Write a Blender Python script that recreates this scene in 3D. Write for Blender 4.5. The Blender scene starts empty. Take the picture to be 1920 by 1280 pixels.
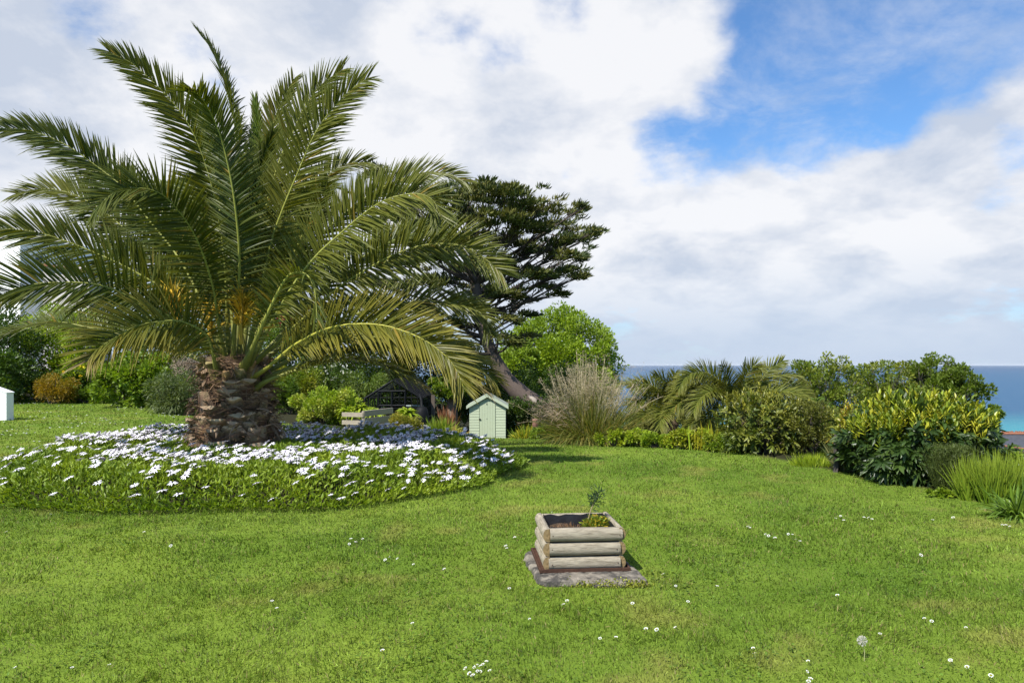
import bpy, math, random
import numpy as np
from mathutils import Vector, Matrix, Quaternion

rng = np.random.default_rng(11)
random.seed(11)
SC = bpy.context.scene
COL = SC.collection

# ------------------------------------------------------------------ camera, sky, sun, exposure
F, HZ, EYE = 1280.0, 684.0, 1.6           # focal length and horizon row for a 1920 x 1280 frame
cam_d = bpy.data.cameras.new('camera')
cam = bpy.data.objects.new('camera', cam_d)
COL.objects.link(cam)
cam.location = (0, 0, EYE)
cam.rotation_euler = (math.radians(90), 0, 0)
cam_d.sensor_width = 36
cam_d.sensor_fit = 'HORIZONTAL'
cam_d.lens = 24
cam_d.shift_y = (HZ - 640) / 1920
cam_d.clip_start = 0.05
cam_d.clip_end = 200000
SC.camera = cam

SC.view_settings.view_transform = 'Standard'
SC.view_settings.look = 'None'
SC.view_settings.exposure = 0.72
SC.view_settings.gamma = 1.0
SC.view_settings.use_curve_mapping = False
SC.render.engine = 'CYCLES'
SC.cycles.max_bounces = 8
SC.cycles.diffuse_bounces = 3
SC.cycles.glossy_bounces = 3
SC.cycles.transmission_bounces = 6
SC.cycles.transparent_max_bounces = 8
SC.cycles.use_denoising = True
SC.cycles.caustics_reflective = False
SC.cycles.caustics_refractive = False

SUN = Vector((-0.50, -0.62, 0.98)).normalized()
sun_d = bpy.data.lights.new('sun', 'SUN')
sun_d.energy = 5.0
sun_d.angle = math.radians(0.5)
sun_d.color = (1.0, 0.955, 0.88)
sun = bpy.data.objects.new('sun', sun_d)
COL.objects.link(sun)
sun.rotation_euler = SUN.to_track_quat('Z', 'Y').to_euler()
sun.location = (-10, -10, 30)


class NT:
    """small helper for writing node trees"""
    def __init__(s, tree):
        s.t = tree
        for n in list(tree.nodes):
            tree.nodes.remove(n)

    def n(s, typ, **kw):
        nd = s.t.nodes.new(typ)
        for k, v in kw.items():
            setattr(nd, k, v)
        return nd

    def put(s, sock, v):
        if v is None:
            return
        if hasattr(v, 'is_output'):
            s.t.links.new(v, sock)
        else:
            if hasattr(sock.default_value, '__len__') and not hasattr(v, '__len__'):
                v = (v,) * len(sock.default_value)
            if hasattr(v, '__len__') and len(v) == 3 and len(sock.default_value) == 4:
                v = (*v, 1)
            sock.default_value = v

    def m(s, op, a, b=None, c=None, clamp=False):
        nd = s.n('ShaderNodeMath', operation=op, use_clamp=clamp)
        for i, v in enumerate((a, b, c)):
            if v is not None:
                s.put(nd.inputs[i], v)
        return nd.outputs[0]

    def v(s, op, a, b=None, out=0, scale=None):
        nd = s.n('ShaderNodeVectorMath', operation=op)
        s.put(nd.inputs[0], a)
        if b is not None:
            s.put(nd.inputs[1], b)
        if scale is not None:
            s.put(nd.inputs['Scale'], scale)
        return nd.outputs[out]

    def mix(s, f, a, b, typ='RGBA', blend='MIX'):
        nd = s.n('ShaderNodeMix', data_type=typ)
        if typ == 'RGBA':
            nd.blend_type = blend
        ia = [i for i in nd.inputs if i.enabled]
        s.put(ia[0], f)
        s.put(ia[1], a)
        s.put(ia[2], b)
        return [o for o in nd.outputs if o.enabled][0]

    def ramp(s, f, lo, hi, a=0.0, b=1.0, smooth=True):
        nd = s.n('ShaderNodeMapRange', interpolation_type='SMOOTHSTEP' if smooth else 'LINEAR')
        for i, v in enumerate((f, lo, hi, a, b)):
            s.put(nd.inputs[i], v)
        return nd.outputs[0]

    def noise(s, vec, scale, detail=4, rough=0.55, dist=0.0):
        nd = s.n('ShaderNodeTexNoise')
        if vec is not None:
            s.put(nd.inputs['Vector'], vec)
        nd.inputs['Scale'].default_value = scale
        nd.inputs['Detail'].default_value = detail
        nd.inputs['Roughness'].default_value = rough
        nd.inputs['Distortion'].default_value = dist
        return nd.outputs[0]


def pxdir(px, py):
    return Vector(((px - 960) / F, 1, (HZ - py) / F)).normalized()


world = bpy.data.worlds.new('World')
SC.world = world
world.use_nodes = True
w = NT(world.node_tree)
sky = w.n('ShaderNodeTexSky', sky_type='NISHITA')
sky.sun_disc = False
sky.sun_elevation = math.asin(SUN.z)
sky.sun_rotation = math.atan2(SUN.x, SUN.y)
sky.altitude = 30
sky.air_density = 1.0
sky.dust_density = 0.6
sky.ozone_density = 2.0
bg_sky = w.n('ShaderNodeBackground')
w.put(bg_sky.inputs[0], w.mix(1.0, sky.outputs[0], (0.66, 0.95, 1.20), blend='MULTIPLY'))
bg_sky.inputs[1].default_value = 0.098
tc = w.n('ShaderNodeTexCoord')
D = w.v('NORMALIZE', tc.outputs['Generated'])
sep = w.n('ShaderNodeSeparateXYZ')
w.put(sep.inputs[0], D)
dx, dy, dz = sep.outputs
zz = w.m('ADD', w.m('ABSOLUTE', dz), 0.36)
cmb = w.n('ShaderNodeCombineXYZ')
w.put(cmb.inputs[0], w.m('DIVIDE', dx, zz))
w.put(cmb.inputs[1], w.m('DIVIDE', dy, zz))
P = cmb.outputs[0]                       # position on a flat cloud deck
wisp = w.noise(P, 7.0, 7, 0.62, 0.15)
nbig = w.noise(w.v('ADD', P, (4.3, 1.7, 0.4)), 2.4, 9, 0.55, 0.1)
# cloud banks and blue openings, each placed in a direction of the sky: (x, y of the direction, degrees wide, amount)
BANKS = [(1740, 40, 13, -0.50), (1560, 190, 6, -0.30), (1650, 130, 7, -0.25), (1400, 245, 5.5, -0.36), (1290, 270, 4.8, -0.36), (1195, 270, 4.0, -0.30), (1090, 290, 2.5, -0.16), (1560, 20, 7, -0.25), (1895, 340, 3.0, -0.25),
         (180, 20, 3.6, -0.30), (395, 120, 3.6, -0.30), (1050, 12, 2.2, -0.20), (620, 60, 4, -0.12),
         (760, 200, 22, 0.24), (1130, 110, 9, 0.15), (1340, 110, 6, 0.18), (1500, 420, 11, 0.26), (1780, 430, 12, 0.28), (1100, 420, 12, 0.2), (1880, 220, 5.0, 0.34), (1700, 310, 5, 0.24),
         (1500, 330, 4.5, 0.18), (250, 260, 12, 0.16), (1450, 560, 14, 0.15), (60, 120, 8, 0.08)]
cov = w.m('ADD', w.m('ADD', w.m('MULTIPLY', w.m('SUBTRACT', nbig, 0.5), 1.5), 0.5), w.m('MULTIPLY', w.m('SUBTRACT', wisp, 0.5), 0.75))
for bx, by, deg, amt in BANKS:
    dt = w.v('DOT_PRODUCT', D, tuple(pxdir(bx, by)), out=1)
    cov = w.m('ADD', cov, w.ramp(dt, math.cos(math.radians(deg * 1.25)), 1.0, 0.0, amt))
cov = w.m('SUBTRACT', cov, w.ramp(dy, 0.25, -0.35, 0.0, 0.42))    # unseen sky behind the viewer, sun side, cleared to cut fill light
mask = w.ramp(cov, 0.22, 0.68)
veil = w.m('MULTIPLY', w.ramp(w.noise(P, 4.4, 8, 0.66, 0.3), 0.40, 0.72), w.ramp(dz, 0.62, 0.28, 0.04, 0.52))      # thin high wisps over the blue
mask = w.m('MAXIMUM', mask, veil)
# cloud light: bright where thin or sun-facing, greyer where thick and low
n_sh = w.noise(w.v('ADD', P, (-0.13, -0.16, 3.0)), 3.6, 8, 0.6, 0.15)
sh = w.m('ADD', w.m('MULTIPLY', w.m('SUBTRACT', n_sh, 0.5), 4.2), 0.42)
LIT = [(620, 230, 16, 0.36), (1000, 190, 14, 0.25), (300, 260, 11, 0.3), (1150, 450, 9, 0.20), (1530, 440, 4, 0.2), (1880, 400, 5, 0.16), (1720, 425, 2.6, 0.35),
       (1450, 500, 10, 0.10), (60, 100, 10, -0.18), (700, 60, 8, -0.10), (1750, 470, 9, 0.10), (1300, 400, 7, 0.08)]
for bx, by, deg, amt in LIT:
    dt = w.v('DOT_PRODUCT', D, tuple(pxdir(bx, by)), out=1)
    sh = w.m('ADD', sh, w.ramp(dt, math.cos(math.radians(deg * 1.25)), 1.0, 0.0, amt))
sh = w.m('MULTIPLY', sh, 1.0, clamp=True)
ccol = w.mix(sh, (0.60, 0.665, 0.785), (0.955, 0.96, 0.985))
low = w.ramp(dz, 0.0, 0.17, 1.0, 0.0)
ccol = w.mix(w.m('MULTIPLY', low, 0.92), ccol, (0.565, 0.665, 0.835))
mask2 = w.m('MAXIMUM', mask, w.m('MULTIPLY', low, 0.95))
bg_cl = w.n('ShaderNodeBackground')
w.put(bg_cl.inputs[0], ccol)
bg_cl.inputs[1].default_value = 0.60
mx = w.n('ShaderNodeMixShader')
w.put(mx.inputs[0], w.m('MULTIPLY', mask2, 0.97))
w.put(mx.inputs[1], bg_sky.outputs[0])
w.put(mx.inputs[2], bg_cl.outputs[0])
wo = w.n('ShaderNodeOutputWorld')
w.put(wo.inputs[0], mx.outputs[0])

# ------------------------------------------------------------------ materials


def new_mat(name):
    m = bpy.data.materials.new(name)
    m.use_nodes = True
    return m, NT(m.node_tree)


def leaf_mat(name, rough=0.5, spec=0.4, trans=0.35, tint=(1.5, 1.5, 0.55), noise_amt=0.25, nscale=40, gain=(1, 1, 1)):
    """leaf: colour attribute, slight mottling, gloss on top and light passing through"""
    m, k = new_mat(name)
    at = k.n('ShaderNodeAttribute', attribute_name='col')
    geo = k.n('ShaderNodeNewGeometry')
    nz = k.noise(geo.outputs['Position'], nscale, 2)
    colr = k.mix(1.0, at.outputs[0], k.mix(nz, (1 - noise_amt,) * 3, (1 + noise_amt,) * 3), blend='MULTIPLY')
    colr = k.mix(1.0, colr, gain, blend='MULTIPLY')
    p = k.n('ShaderNodeBsdfPrincipled')
    k.put(p.inputs['Base Color'], colr)
    p.inputs['Roughness'].default_value = rough
    p.inputs['Specular IOR Level'].default_value = spec
    t = k.n('ShaderNodeBsdfTranslucent')
    k.put(t.inputs[0], k.mix(1.0, colr, tint, blend='MULTIPLY'))
    x = k.n('ShaderNodeMixShader')
    x.inputs[0].default_value = trans
    k.put(x.inputs[1], p.outputs[0])
    k.put(x.inputs[2], t.outputs[0])
    o = k.n('ShaderNodeOutputMaterial')
    k.put(o.inputs[0], x.outputs[0])
    return m


def solid_mat(name, col, rough=0.6, spec=0.4, var=0.15, nscale=8, bump=0.0, bscale=60, metal=0.0, attr=False, stretch=None, col2=None, lo=0.35, hi=0.7, detail=6):
    m, k = new_mat(name)
    tcn = k.n('ShaderNodeTexCoord')
    vec = tcn.outputs['Object']
    if stretch:
        mp = k.n('ShaderNodeMapping')
        k.put(mp.inputs[0], vec)
        mp.inputs['Scale'].default_value = stretch
        vec = mp.outputs[0]
    if attr:
        col = k.n('ShaderNodeAttribute', attribute_name='col').outputs[0]
    nz = k.noise(vec, nscale, detail)
    c = k.mix(1.0, col, k.mix(nz, (1 - 2 * var,) * 3, (1 + 2 * var,) * 3), blend='MULTIPLY')
    if col2 is not None:
        c = k.mix(k.ramp(k.noise(vec, nscale * 0.6, 6, 0.65, 0.3), lo, hi), c, col2)
    p = k.n('ShaderNodeBsdfPrincipled')
    k.put(p.inputs['Base Color'], c)
    p.inputs['Roughness'].default_value = rough
    p.inputs['Specular IOR Level'].default_value = spec
    p.inputs['Metallic'].default_value = metal
    if bump:
        b = k.n('ShaderNodeBump')
        b.inputs['Strength'].default_value = bump
        b.inputs['Distance'].default_value = 0.02
        k.put(b.inputs['Height'], k.noise(vec, bscale, 5, 0.6))
        k.put(p.inputs['Normal'], b.outputs[0])
    o = k.n('ShaderNodeOutputMaterial')
    k.put(o.inputs[0], p.outputs[0])
    return m


M_LEAF = leaf_mat('soft_leaf', 0.5, 0.3, 0.32, gain=(1.55, 1.38, 1.0))
M_STRAW = leaf_mat('straw_and_blade', 0.55, 0.2, 0.35, tint=(1.3, 1.3, 0.7))
M_GLOSS = leaf_mat('glossy_leaf', 0.40, 0.33, 0.22, nscale=25, gain=(1.25, 1.2, 1.0))
M_PALM = leaf_mat('palm_leaflet', 0.42, 0.26, 0.30, tint=(1.5, 1.35, 0.4), nscale=14)
M_GRASS = leaf_mat('grass_blade', 0.55, 0.22, 0.42, tint=(1.25, 1.25, 0.6), nscale=9)
M_NEEDLE = leaf_mat('conifer_spray', 0.6, 0.25, 0.15, nscale=6)
M_PETAL = leaf_mat('petal', 0.5, 0.25, 0.25, tint=(1.0, 1.0, 1.0), noise_amt=0.05)
M_STEM = solid_mat('green_stem', (0.2, 0.2, 0.05), 0.5, 0.3, attr=True, nscale=14)
M_BARK = solid_mat('bark', (0.09, 0.07, 0.055), 0.85, 0.2, var=0.3, nscale=6, bump=0.8, bscale=18, stretch=(1, 1, 0.35))
M_TWIG = solid_mat('twig', (0.11, 0.085, 0.06), 0.8, 0.2, attr=True, nscale=9)
M_FIBRE = leaf_mat('palm_fibre', 0.75, 0.2, 0.1, tint=(1.1, 1.0, 0.8), noise_amt=0.5, nscale=30)
M_WHITE = solid_mat('white_render', (0.80, 0.80, 0.79), 0.7, 0.3, var=0.03, nscale=3, bump=0.1)
M_SHED = solid_mat('sage_green_paint', (0.365, 0.41, 0.285), 0.55, 0.3, var=0.05, nscale=7, bump=0.15, bscale=30, stretch=(0.5, 1, 4))
M_SHEDTRIM = solid_mat('pale_green_trim_paint', (0.37, 0.415, 0.30), 0.5, 0.3, var=0.05, nscale=7)
M_FELT = solid_mat('roof_felt', (0.25, 0.28, 0.23), 0.9, 0.2, var=0.15, nscale=20, bump=0.3)
M_BLACK = solid_mat('black_metal', (0.009, 0.010, 0.011), 0.6, 0.15, var=0.1)
M_PLASTIC = solid_mat('black_plastic', (0.008, 0.0085, 0.0095), 0.6, 0.12, var=0.1)
M_LINER = solid_mat('black_liner', (0.014, 0.014, 0.016), 0.5, 0.4, var=0.2, nscale=9, bump=0.6, bscale=7)
M_LOG = solid_mat('weathered_log', (0.345, 0.30, 0.225), 0.85, 0.15, var=0.34, nscale=7, bump=0.7, bscale=30, stretch=(1.4, 11, 11), col2=(0.13, 0.105, 0.07), lo=0.50, hi=0.74)
M_LOGEND = solid_mat('log_end_grain', (0.22, 0.155, 0.075), 0.85, 0.2, var=0.25, nscale=14, bump=0.5)
M_PLANK = solid_mat('grey_plank', (0.30, 0.255, 0.205), 0.85, 0.2, var=0.22, nscale=5, bump=0.4, stretch=(1, 8, 8))
M_STONE = solid_mat('lichen_stone', (0.20, 0.175, 0.14), 0.9, 0.2, var=0.40, nscale=15, bump=1.0, bscale=34, col2=(0.06, 0.055, 0.048), lo=0.42, hi=0.60, detail=9)
M_RUST = solid_mat('rusty_metal', (0.060, 0.030, 0.019), 0.85, 0.2, var=0.3, nscale=18, bump=0.4)
M_SOIL = solid_mat('soil', (0.06, 0.042, 0.028), 0.95, 0.1, var=0.35, nscale=22, bump=0.8, bscale=40)
M_SLATE = solid_mat('slate_roof', (0.05, 0.054, 0.065), 0.6, 0.4, var=0.3, nscale=4, bump=0.5, bscale=9)
M_TERRA = solid_mat('terracotta', (0.24, 0.105, 0.065), 0.8, 0.2, var=0.2, nscale=6)
M_CONC = solid_mat('grey_block', (0.24, 0.235, 0.22), 0.9, 0.2, var=0.2, nscale=9, bump=0.3)
M_DARKWIN = solid_mat('window_pane', (0.03, 0.035, 0.045), 0.08, 0.6, var=0.05)


def glass_mat():
    m, k = new_mat('greenhouse_glass')
    t = k.n('ShaderNodeBsdfTransparent')
    t.inputs[0].default_value = (0.75, 0.82, 0.80, 1)
    g = k.n('ShaderNodeBsdfGlossy')
    g.inputs['Roughness'].default_value = 0.05
    x = k.n('ShaderNodeMixShader')
    k.put(x.inputs[0], 0.05)
    k.put(x.inputs[1], t.outputs[0])
    k.put(x.inputs[2], g.outputs[0])
    o = k.n('ShaderNodeOutputMaterial')
    k.put(o.inputs[0], x.outputs[0])
    return m


M_GLASS = glass_mat()

# ------------------------------------------------------------------ mesh helpers (numpy)
UP = np.array([0.0, 0.0, 1.0])


def nrm(a):
    a = np.asarray(a, float)
    return a / np.maximum(np.linalg.norm(a, axis=-1, keepdims=True), 1e-9)


OFF = {}                                   # world position of each thing's origin


class G:
    """collects quads and builds ONE mesh object"""
    def __init__(s):
        s.V, s.Q, s.C, s.M, s.n = [], [], [], [], 0

    def add(s, V, Q, C=(0.5, 0.5, 0.5), mi=0):
        V = np.asarray(V, float).reshape(-1, 3)
        Q = np.asarray(Q, np.int64).reshape(-1, 4)
        C = np.asarray(C, float)
        if C.ndim == 1:
            C = np.broadcast_to(C, (len(V), 3))
        s.V.append(V)
        s.Q.append(Q + s.n)
        s.C.append(C)
        s.M.append(np.full(len(Q), mi))
        s.n += len(V)
        return s

    def build(s, name, mats, parent=None, smooth=False, local=False):
        V = np.concatenate(s.V)
        Q = np.concatenate(s.Q)
        C = np.concatenate(s.C)
        MI = np.concatenate(s.M)
        if not isinstance(mats, (list, tuple)):
            mats = [mats]
        if parent is not None and not local:
            V = V - OFF.get(parent, np.array(parent.location))
        me = bpy.data.meshes.new(name)
        me.vertices.add(len(V))
        me.vertices.foreach_set('co', V.astype(np.float32).ravel())
        me.loops.add(len(Q) * 4)
        me.loops.foreach_set('vertex_index', Q.astype(np.int32).ravel())
        me.polygons.add(len(Q))
        me.polygons.foreach_set('loop_start', np.arange(0, len(Q) * 4, 4, dtype=np.int32))
        me.polygons.foreach_set('material_index', MI.astype(np.int32))
        me.polygons.foreach_set('use_smooth', np.full(len(Q), bool(smooth)))
        me.update(calc_edges=True)
        at = me.attributes.new('col', 'FLOAT_COLOR', 'POINT')
        at.data.foreach_set('color', np.concatenate([np.clip(C, 0, 1), np.ones((len(C), 1))], 1).astype(np.float32).ravel())
        for m in mats:
            me.materials.append(m)
        o = bpy.data.objects.new(name, me)
        COL.objects.link(o)
        if parent is not None:
            o.parent = parent
            OFF[o] = OFF.get(parent, np.array(parent.location))
        return o


def tag(o, label, cat, group=None, kind=None):
    o['label'] = label
    o['category'] = cat
    if group:
        o['group'] = group
    if kind:
        o['kind'] = kind
    return o


def thing(name, label, cat, loc, group=None):
    o = bpy.data.objects.new(name, None)
    COL.objects.link(o)
    o.location = Vector([float(c) for c in loc])
    o.empty_display_size = 0.2
    return tag(o, label, cat, group)


def structure(o):
    o['kind'] = 'structure'
    return o


def blades(P, D, W, L, Wd, rows, prof, droop=0.0, fold=0.0, col=(0.1, 0.15, 0.02), tip=None):
    """N strips: base P, direction D, width direction W, length L, width Wd; droop bends each down, fold makes it a V"""
    P, D, W = np.atleast_2d(P), nrm(np.atleast_2d(D)), np.atleast_2d(W)
    N = len(P)
    L = np.broadcast_to(np.asarray(L, float), (N,))
    Wd = np.broadcast_to(np.asarray(Wd, float), (N,))
    droop = np.broadcast_to(np.asarray(droop, float), (N,))
    W = nrm(W - D * np.sum(W * D, 1, keepdims=True))
    NN = np.cross(W, D)
    prof = np.asarray(prof, float)
    s = np.linspace(0, 1, rows + 1)
    ctr = P[:, None] + D[:, None] * (L[:, None] * s)[..., None] - UP * (droop[:, None] * L[:, None] * s ** 2)[..., None]
    hw = (Wd[:, None] * prof[None] / 2)[..., None]
    offs = [-1, 1] if not fold else [-1, 0, 1]
    nc = len(offs)
    V = np.stack([ctr + o * W[:, None] * hw * (1 if not fold else math.sqrt(max(0.05, 1 - fold * fold))) + (abs(o) * fold) * NN[:, None] * hw for o in offs], 2)
    V = V.reshape(-1, 3)
    idx = np.arange(N * (rows + 1) * nc).reshape(N, rows + 1, nc)
    Q = np.stack([idx[:, :-1, :-1], idx[:, :-1, 1:], idx[:, 1:, 1:], idx[:, 1:, :-1]], -1).reshape(-1, 4)
    C = np.broadcast_to(np.asarray(col, float), (N, 3))[:, None, None]
    if tip is not None:
        Tp = np.broadcast_to(np.asarray(tip, float), (N, 3))[:, None, None]
        f = (s[None, :, None, None]) ** 1.5
        C = C * (1 - f) + Tp * f
    C = np.broadcast_to(C, (N, rows + 1, nc, 3)).reshape(-1, 3)
    return V, Q, C


def spline(pts, n):
    """Catmull-Rom through the points, n samples at even arc length"""
    p = np.asarray(pts, float)
    p = np.concatenate([[2 * p[0] - p[1]], p, [2 * p[-1] - p[-2]]])
    out = []
    for i in range(1, len(p) - 2):
        t = np.linspace(0, 1, 24, endpoint=(i == len(p) - 3))[:, None]
        a, b, c, d = p[i - 1], p[i], p[i + 1], p[i + 2]
        out.append(0.5 * ((2 * b) + (c - a) * t + (2 * a - 5 * b + 4 * c - d) * t * t + (3 * b - a - 3 * c + d) * t ** 3))
    q = np.concatenate(out)
    s = np.concatenate([[0], np.cumsum(np.linalg.norm(np.diff(q, axis=0), axis=1))])
    u = np.linspace(0, s[-1], n)
    return np.stack([np.interp(u, s, q[:, k]) for k in range(3)], 1), s[-1]


def tube(pts, rad, seg=8, flat=1.0, col=(0.1, 0.08, 0.06), wob=0.0, cap=True):
    p = np.asarray(pts, float)
    n = len(p)
    rad = np.broadcast_to(np.asarray(rad, float), (n,)).copy()
    T = nrm(np.gradient(p, axis=0))
    ref = np.array([0.0, 1.0, 0.0]) if abs(T[0, 1]) < 0.9 else np.array([1.0, 0, 0])
    A = []
    a = nrm(ref - T[0] * (ref @ T[0]))
    for i in range(n):
        a = nrm(a - T[i] * (a @ T[i]))
        A.append(a)
    A = np.array(A)
    B = np.cross(T, A)
    th = np.linspace(0, 2 * math.pi, seg, endpoint=False)
    rr = rad[:, None] * (1 + wob * rng.uniform(-1, 1, (n, seg)))
    V = p[:, None] + (A[:, None] * np.cos(th)[None, :, None] * flat + B[:, None] * np.sin(th)[None, :, None]) * rr[..., None]
    idx = np.arange(n * seg).reshape(n, seg)
    Q = np.stack([idx[:-1], np.roll(idx[:-1], -1, 1), np.roll(idx[1:], -1, 1), idx[1:]], -1).reshape(-1, 4)
    V = V.reshape(-1, 3)
    if cap and seg % 2 == 0:
        extra = []
        for row in (0, n - 1):
            b = row * seg
            for j in range(seg // 2 - 1):
                extra.append([b + j, b + j + 1, b + seg - 2 - j, b + seg - 1 - j])
        Q = np.concatenate([Q, np.array(extra)])
    return V, Q, np.broadcast_to(np.asarray(col, float), (len(V), 3))


def box(c, size, rot=0.0):
    """axis box, centre c, full size, turned about z"""
    sx, sy, sz = np.asarray(size, float) / 2
    v = np.array([[x, y, z] for z in (-sz, sz) for y in (-sy, sy) for x in (-sx, sx)])
    if rot:
        cc, ss = math.cos(rot), math.sin(rot)
        v = v @ np.array([[cc, ss, 0], [-ss, cc, 0], [0, 0, 1]])
    q = [[0, 2, 3, 1], [4, 5, 7, 6], [0, 1, 5, 4], [2, 6, 7, 3], [0, 4, 6, 2], [1, 3, 7, 5]]
    return v + np.asarray(c, float), q


def bar(a, b, t, wdt=None):
    """square bar from a to b"""
    return tube(np.array([a, b], float), t * 0.7071, 4)


def prism(poly, y0, y1):
    """closed solid: polygon in x-z (convex, list of (x, z)) swept from y0 to y1, caps as quad fans"""
    n = len(poly)
    V = np.array([[x, y0, z] for x, z in poly] + [[x, y1, z] for x, z in poly])
    Q = [[i, (i + 1) % n, n + (i + 1) % n, n + i] for i in range(n)]
    for base, flip in ((0, 1), (n, 0)):
        for j in range(1, n - 1, 2):
            a, b, c, d = base, base + j, base + j + 1, base + min(j + 2, n - 1)
            Q.append([a, d, c, b] if not flip else [a, b, c, d])
    return V, np.array(Q)


_tab = np.random.default_rng(5).random((256, 256))


def vn(x, y, s=1.0, seed=0):
    x = np.asarray(x, float) / s + seed * 17.3
    y = np.asarray(y, float) / s + seed * 9.1
    xi, yi = np.floor(x).astype(int), np.floor(y).astype(int)
    fx, fy = x - xi, y - yi
    fx, fy = fx * fx * (3 - 2 * fx), fy * fy * (3 - 2 * fy)
    a = _tab[xi % 256, yi % 256]
    b = _tab[(xi + 1) % 256, yi % 256]
    c = _tab[xi % 256, (yi + 1) % 256]
    d = _tab[(xi + 1) % 256, (yi + 1) % 256]
    return (a * (1 - fx) + b * fx) * (1 - fy) + (c * (1 - fx) + d * fx) * fy


def sstep(a, b, x):
    t = np.clip((np.asarray(x, float) - a) / (b - a), 0, 1)
    return t * t * (3 - 2 * t)


def W3(px, py, Y):
    """world point seen in the direction of a photograph pixel, at distance Y"""
    return np.array([(px - 960) / F * Y, Y, EYE - (py - HZ) / F * Y])


def WX(px, Y):
    return (px - 960) / F * Y


# ------------------------------------------------------------------ the ground
BED_C, BED_RX, BED_RY = (-3.82, 10.6), 3.86, 3.3
SEA_Z = -26.0


def bed_r(x, y):
    a = np.arctan2((y - BED_C[1]) / BED_RY, (x - BED_C[0]) / BED_RX)
    r = np.hypot((x - BED_C[0]) / BED_RX, (y - BED_C[1]) / BED_RY)
    return r / (1 + 0.03 * np.sin(5 * a) + 0.02 * np.sin(11 * a + 1))


BORD = np.array([(8.5, 2.0), (6.6, 5.0), (5.5, 7.0), (5.2, 8.6), (4.75, 9.9), (4.0, 12.0), (3.0, 13.2), (1.6, 14.2), (0.75, 17.5), (0.3, 22.0), (-0.1, 31.0), (-0.4, 60)])


def bord_x(y):
    return np.interp(y, BORD[:, 1], BORD[:, 0])


def far_y(x):
    """back edge of the lawn"""
    return np.interp(x, [-40, -16, -10, -7, -4.5, -3.0, -2.0, 0.5, 1.5], [33, 31, 25, 21.5, 22, 27, 32.5, 32.5, 30])


def ground_z(x, y):
    x = np.asarray(x, float)
    y = np.asarray(y, float)
    A = np.interp(x, [-20, -12, -8, -5, -1.2, 2, 6], [0, 0.12, 0.5, 1.1, 1.95, 2.1, 2.2])
    t = np.clip((y - 12.5) / 20.5, 0, 3)
    t = np.where(t < 0.2, t * t * 2.5, t - 0.1) * (1 / 0.9)
    z = -A * t
    d = (x - 5.4) * 0.915 + (y - 7) * 0.404
    z -= 0.30 * np.maximum(0, d - 2.2) ** 1.0 * sstep(0.5, 5, x)
    z -= 0.30 * np.maximum(0, y - 70)
    z += 0.05 * (vn(x, y, 3.0, 1) - 0.5) * sstep(2, 6, y)
    br = bed_r(x, y)
    z += 0.16 * sstep(1.0, 0.75, br)
    return np.maximum(z, SEA_Z - 4)


def lawn_mask(x, y):
    """1 on mown lawn, 0 on soil"""
    return sstep(0.55, 0.2, x - bord_x(y)) * sstep(0.3, -0.3, y - far_y(x)) * sstep(0.95, 1.0, bed_r(x, y))


def lawn_col(x, y):
    x, y = np.asarray(x, float), np.asarray(y, float)
    a = vn(x, y, 1.3, 2) * 0.5 + vn(x, y, 0.45, 3) * 0.3 + vn(x, y, 0.15, 4) * 0.2
    dry = vn(x, y, 0.9, 6) * 0.5 + vn(x, y, 0.28, 7) * 0.5
    c = np.array([0.082, 0.152, 0.014]) * (1 - a[..., None]) + np.array([0.205, 0.275, 0.038]) * a[..., None]
    k = sstep(0.62, 0.86, dry)[..., None] * 0.42
    c = c * (1 - k) + np.array([0.27, 0.235, 0.07]) * k
    return c


gx = np.unique(np.concatenate([np.linspace(-400, -40, 14), np.linspace(-40, -10, 61), np.linspace(-10, 8, 121), np.linspace(8, 40, 50), np.linspace(40, 400, 20)]))
gy = np.unique(np.concatenate([np.linspace(-60, 1, 12), np.linspace(1, 15, 110), np.linspace(15, 40, 80), np.linspace(40, 120, 40), np.linspace(120, 420, 20)]))
GX, GY = np.meshgrid(gx, gy)
gv = np.stack([GX, GY, ground_z(GX, GY)], -1).reshape(-1, 3)
ii = np.arange(len(gv)).reshape(GX.shape)
gq = np.stack([ii[:-1, :-1], ii[:-1, 1:], ii[1:, 1:], ii[1:, :-1]], -1).reshape(-1, 4)
lm = lawn_mask(GX, GY).reshape(-1, 1)
rough = sstep(6.2, 7.6, GX).reshape(-1, 1)
soil = np.array([0.024, 0.024, 0.012]) * (1 - rough) + np.array([0.07, 0.10, 0.018]) * rough
gc = lawn_col(GX, GY).reshape(-1, 3) * lm * 0.72 + soil * (1 - lm)
g = G().add(gv, gq, gc)


def ground_mat():
    m, k = new_mat('turf_and_soil')
    at = k.n('ShaderNodeAttribute', attribute_name='col')
    geo = k.n('ShaderNodeNewGeometry')
    n1 = k.noise(geo.outputs['Position'], 9, 5, 0.65)
    n2 = k.noise(geo.outputs['Position'], 70, 3, 0.6)
    v = k.m('ADD', k.m('MULTIPLY', n1, 0.7), k.m('MULTIPLY', n2, 0.7))
    c = k.mix(1.0, at.outputs[0], k.mix(v, (0.45, 0.45, 0.45), (1.45, 1.45, 1.3)), blend='MULTIPLY')
    p = k.n('ShaderNodeBsdfPrincipled')
    k.put(p.inputs['Base Color'], c)
    p.inputs['Roughness'].default_value = 0.95
    p.inputs['Specular IOR Level'].default_value = 0.1
    b = k.n('ShaderNodeBump')
    b.inputs['Strength'].default_value = 0.7
    b.inputs['Distance'].default_value = 0.03
    k.put(b.inputs['Height'], v)
    k.put(p.inputs['Normal'], b.outputs[0])
    o = k.n('ShaderNodeOutputMaterial')
    k.put(o.inputs[0], p.outputs[0])
    return m


o = structure(g.build('ground', ground_mat(), smooth=True))
o['label'] = 'gently sloping garden lawn and soil'


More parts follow.
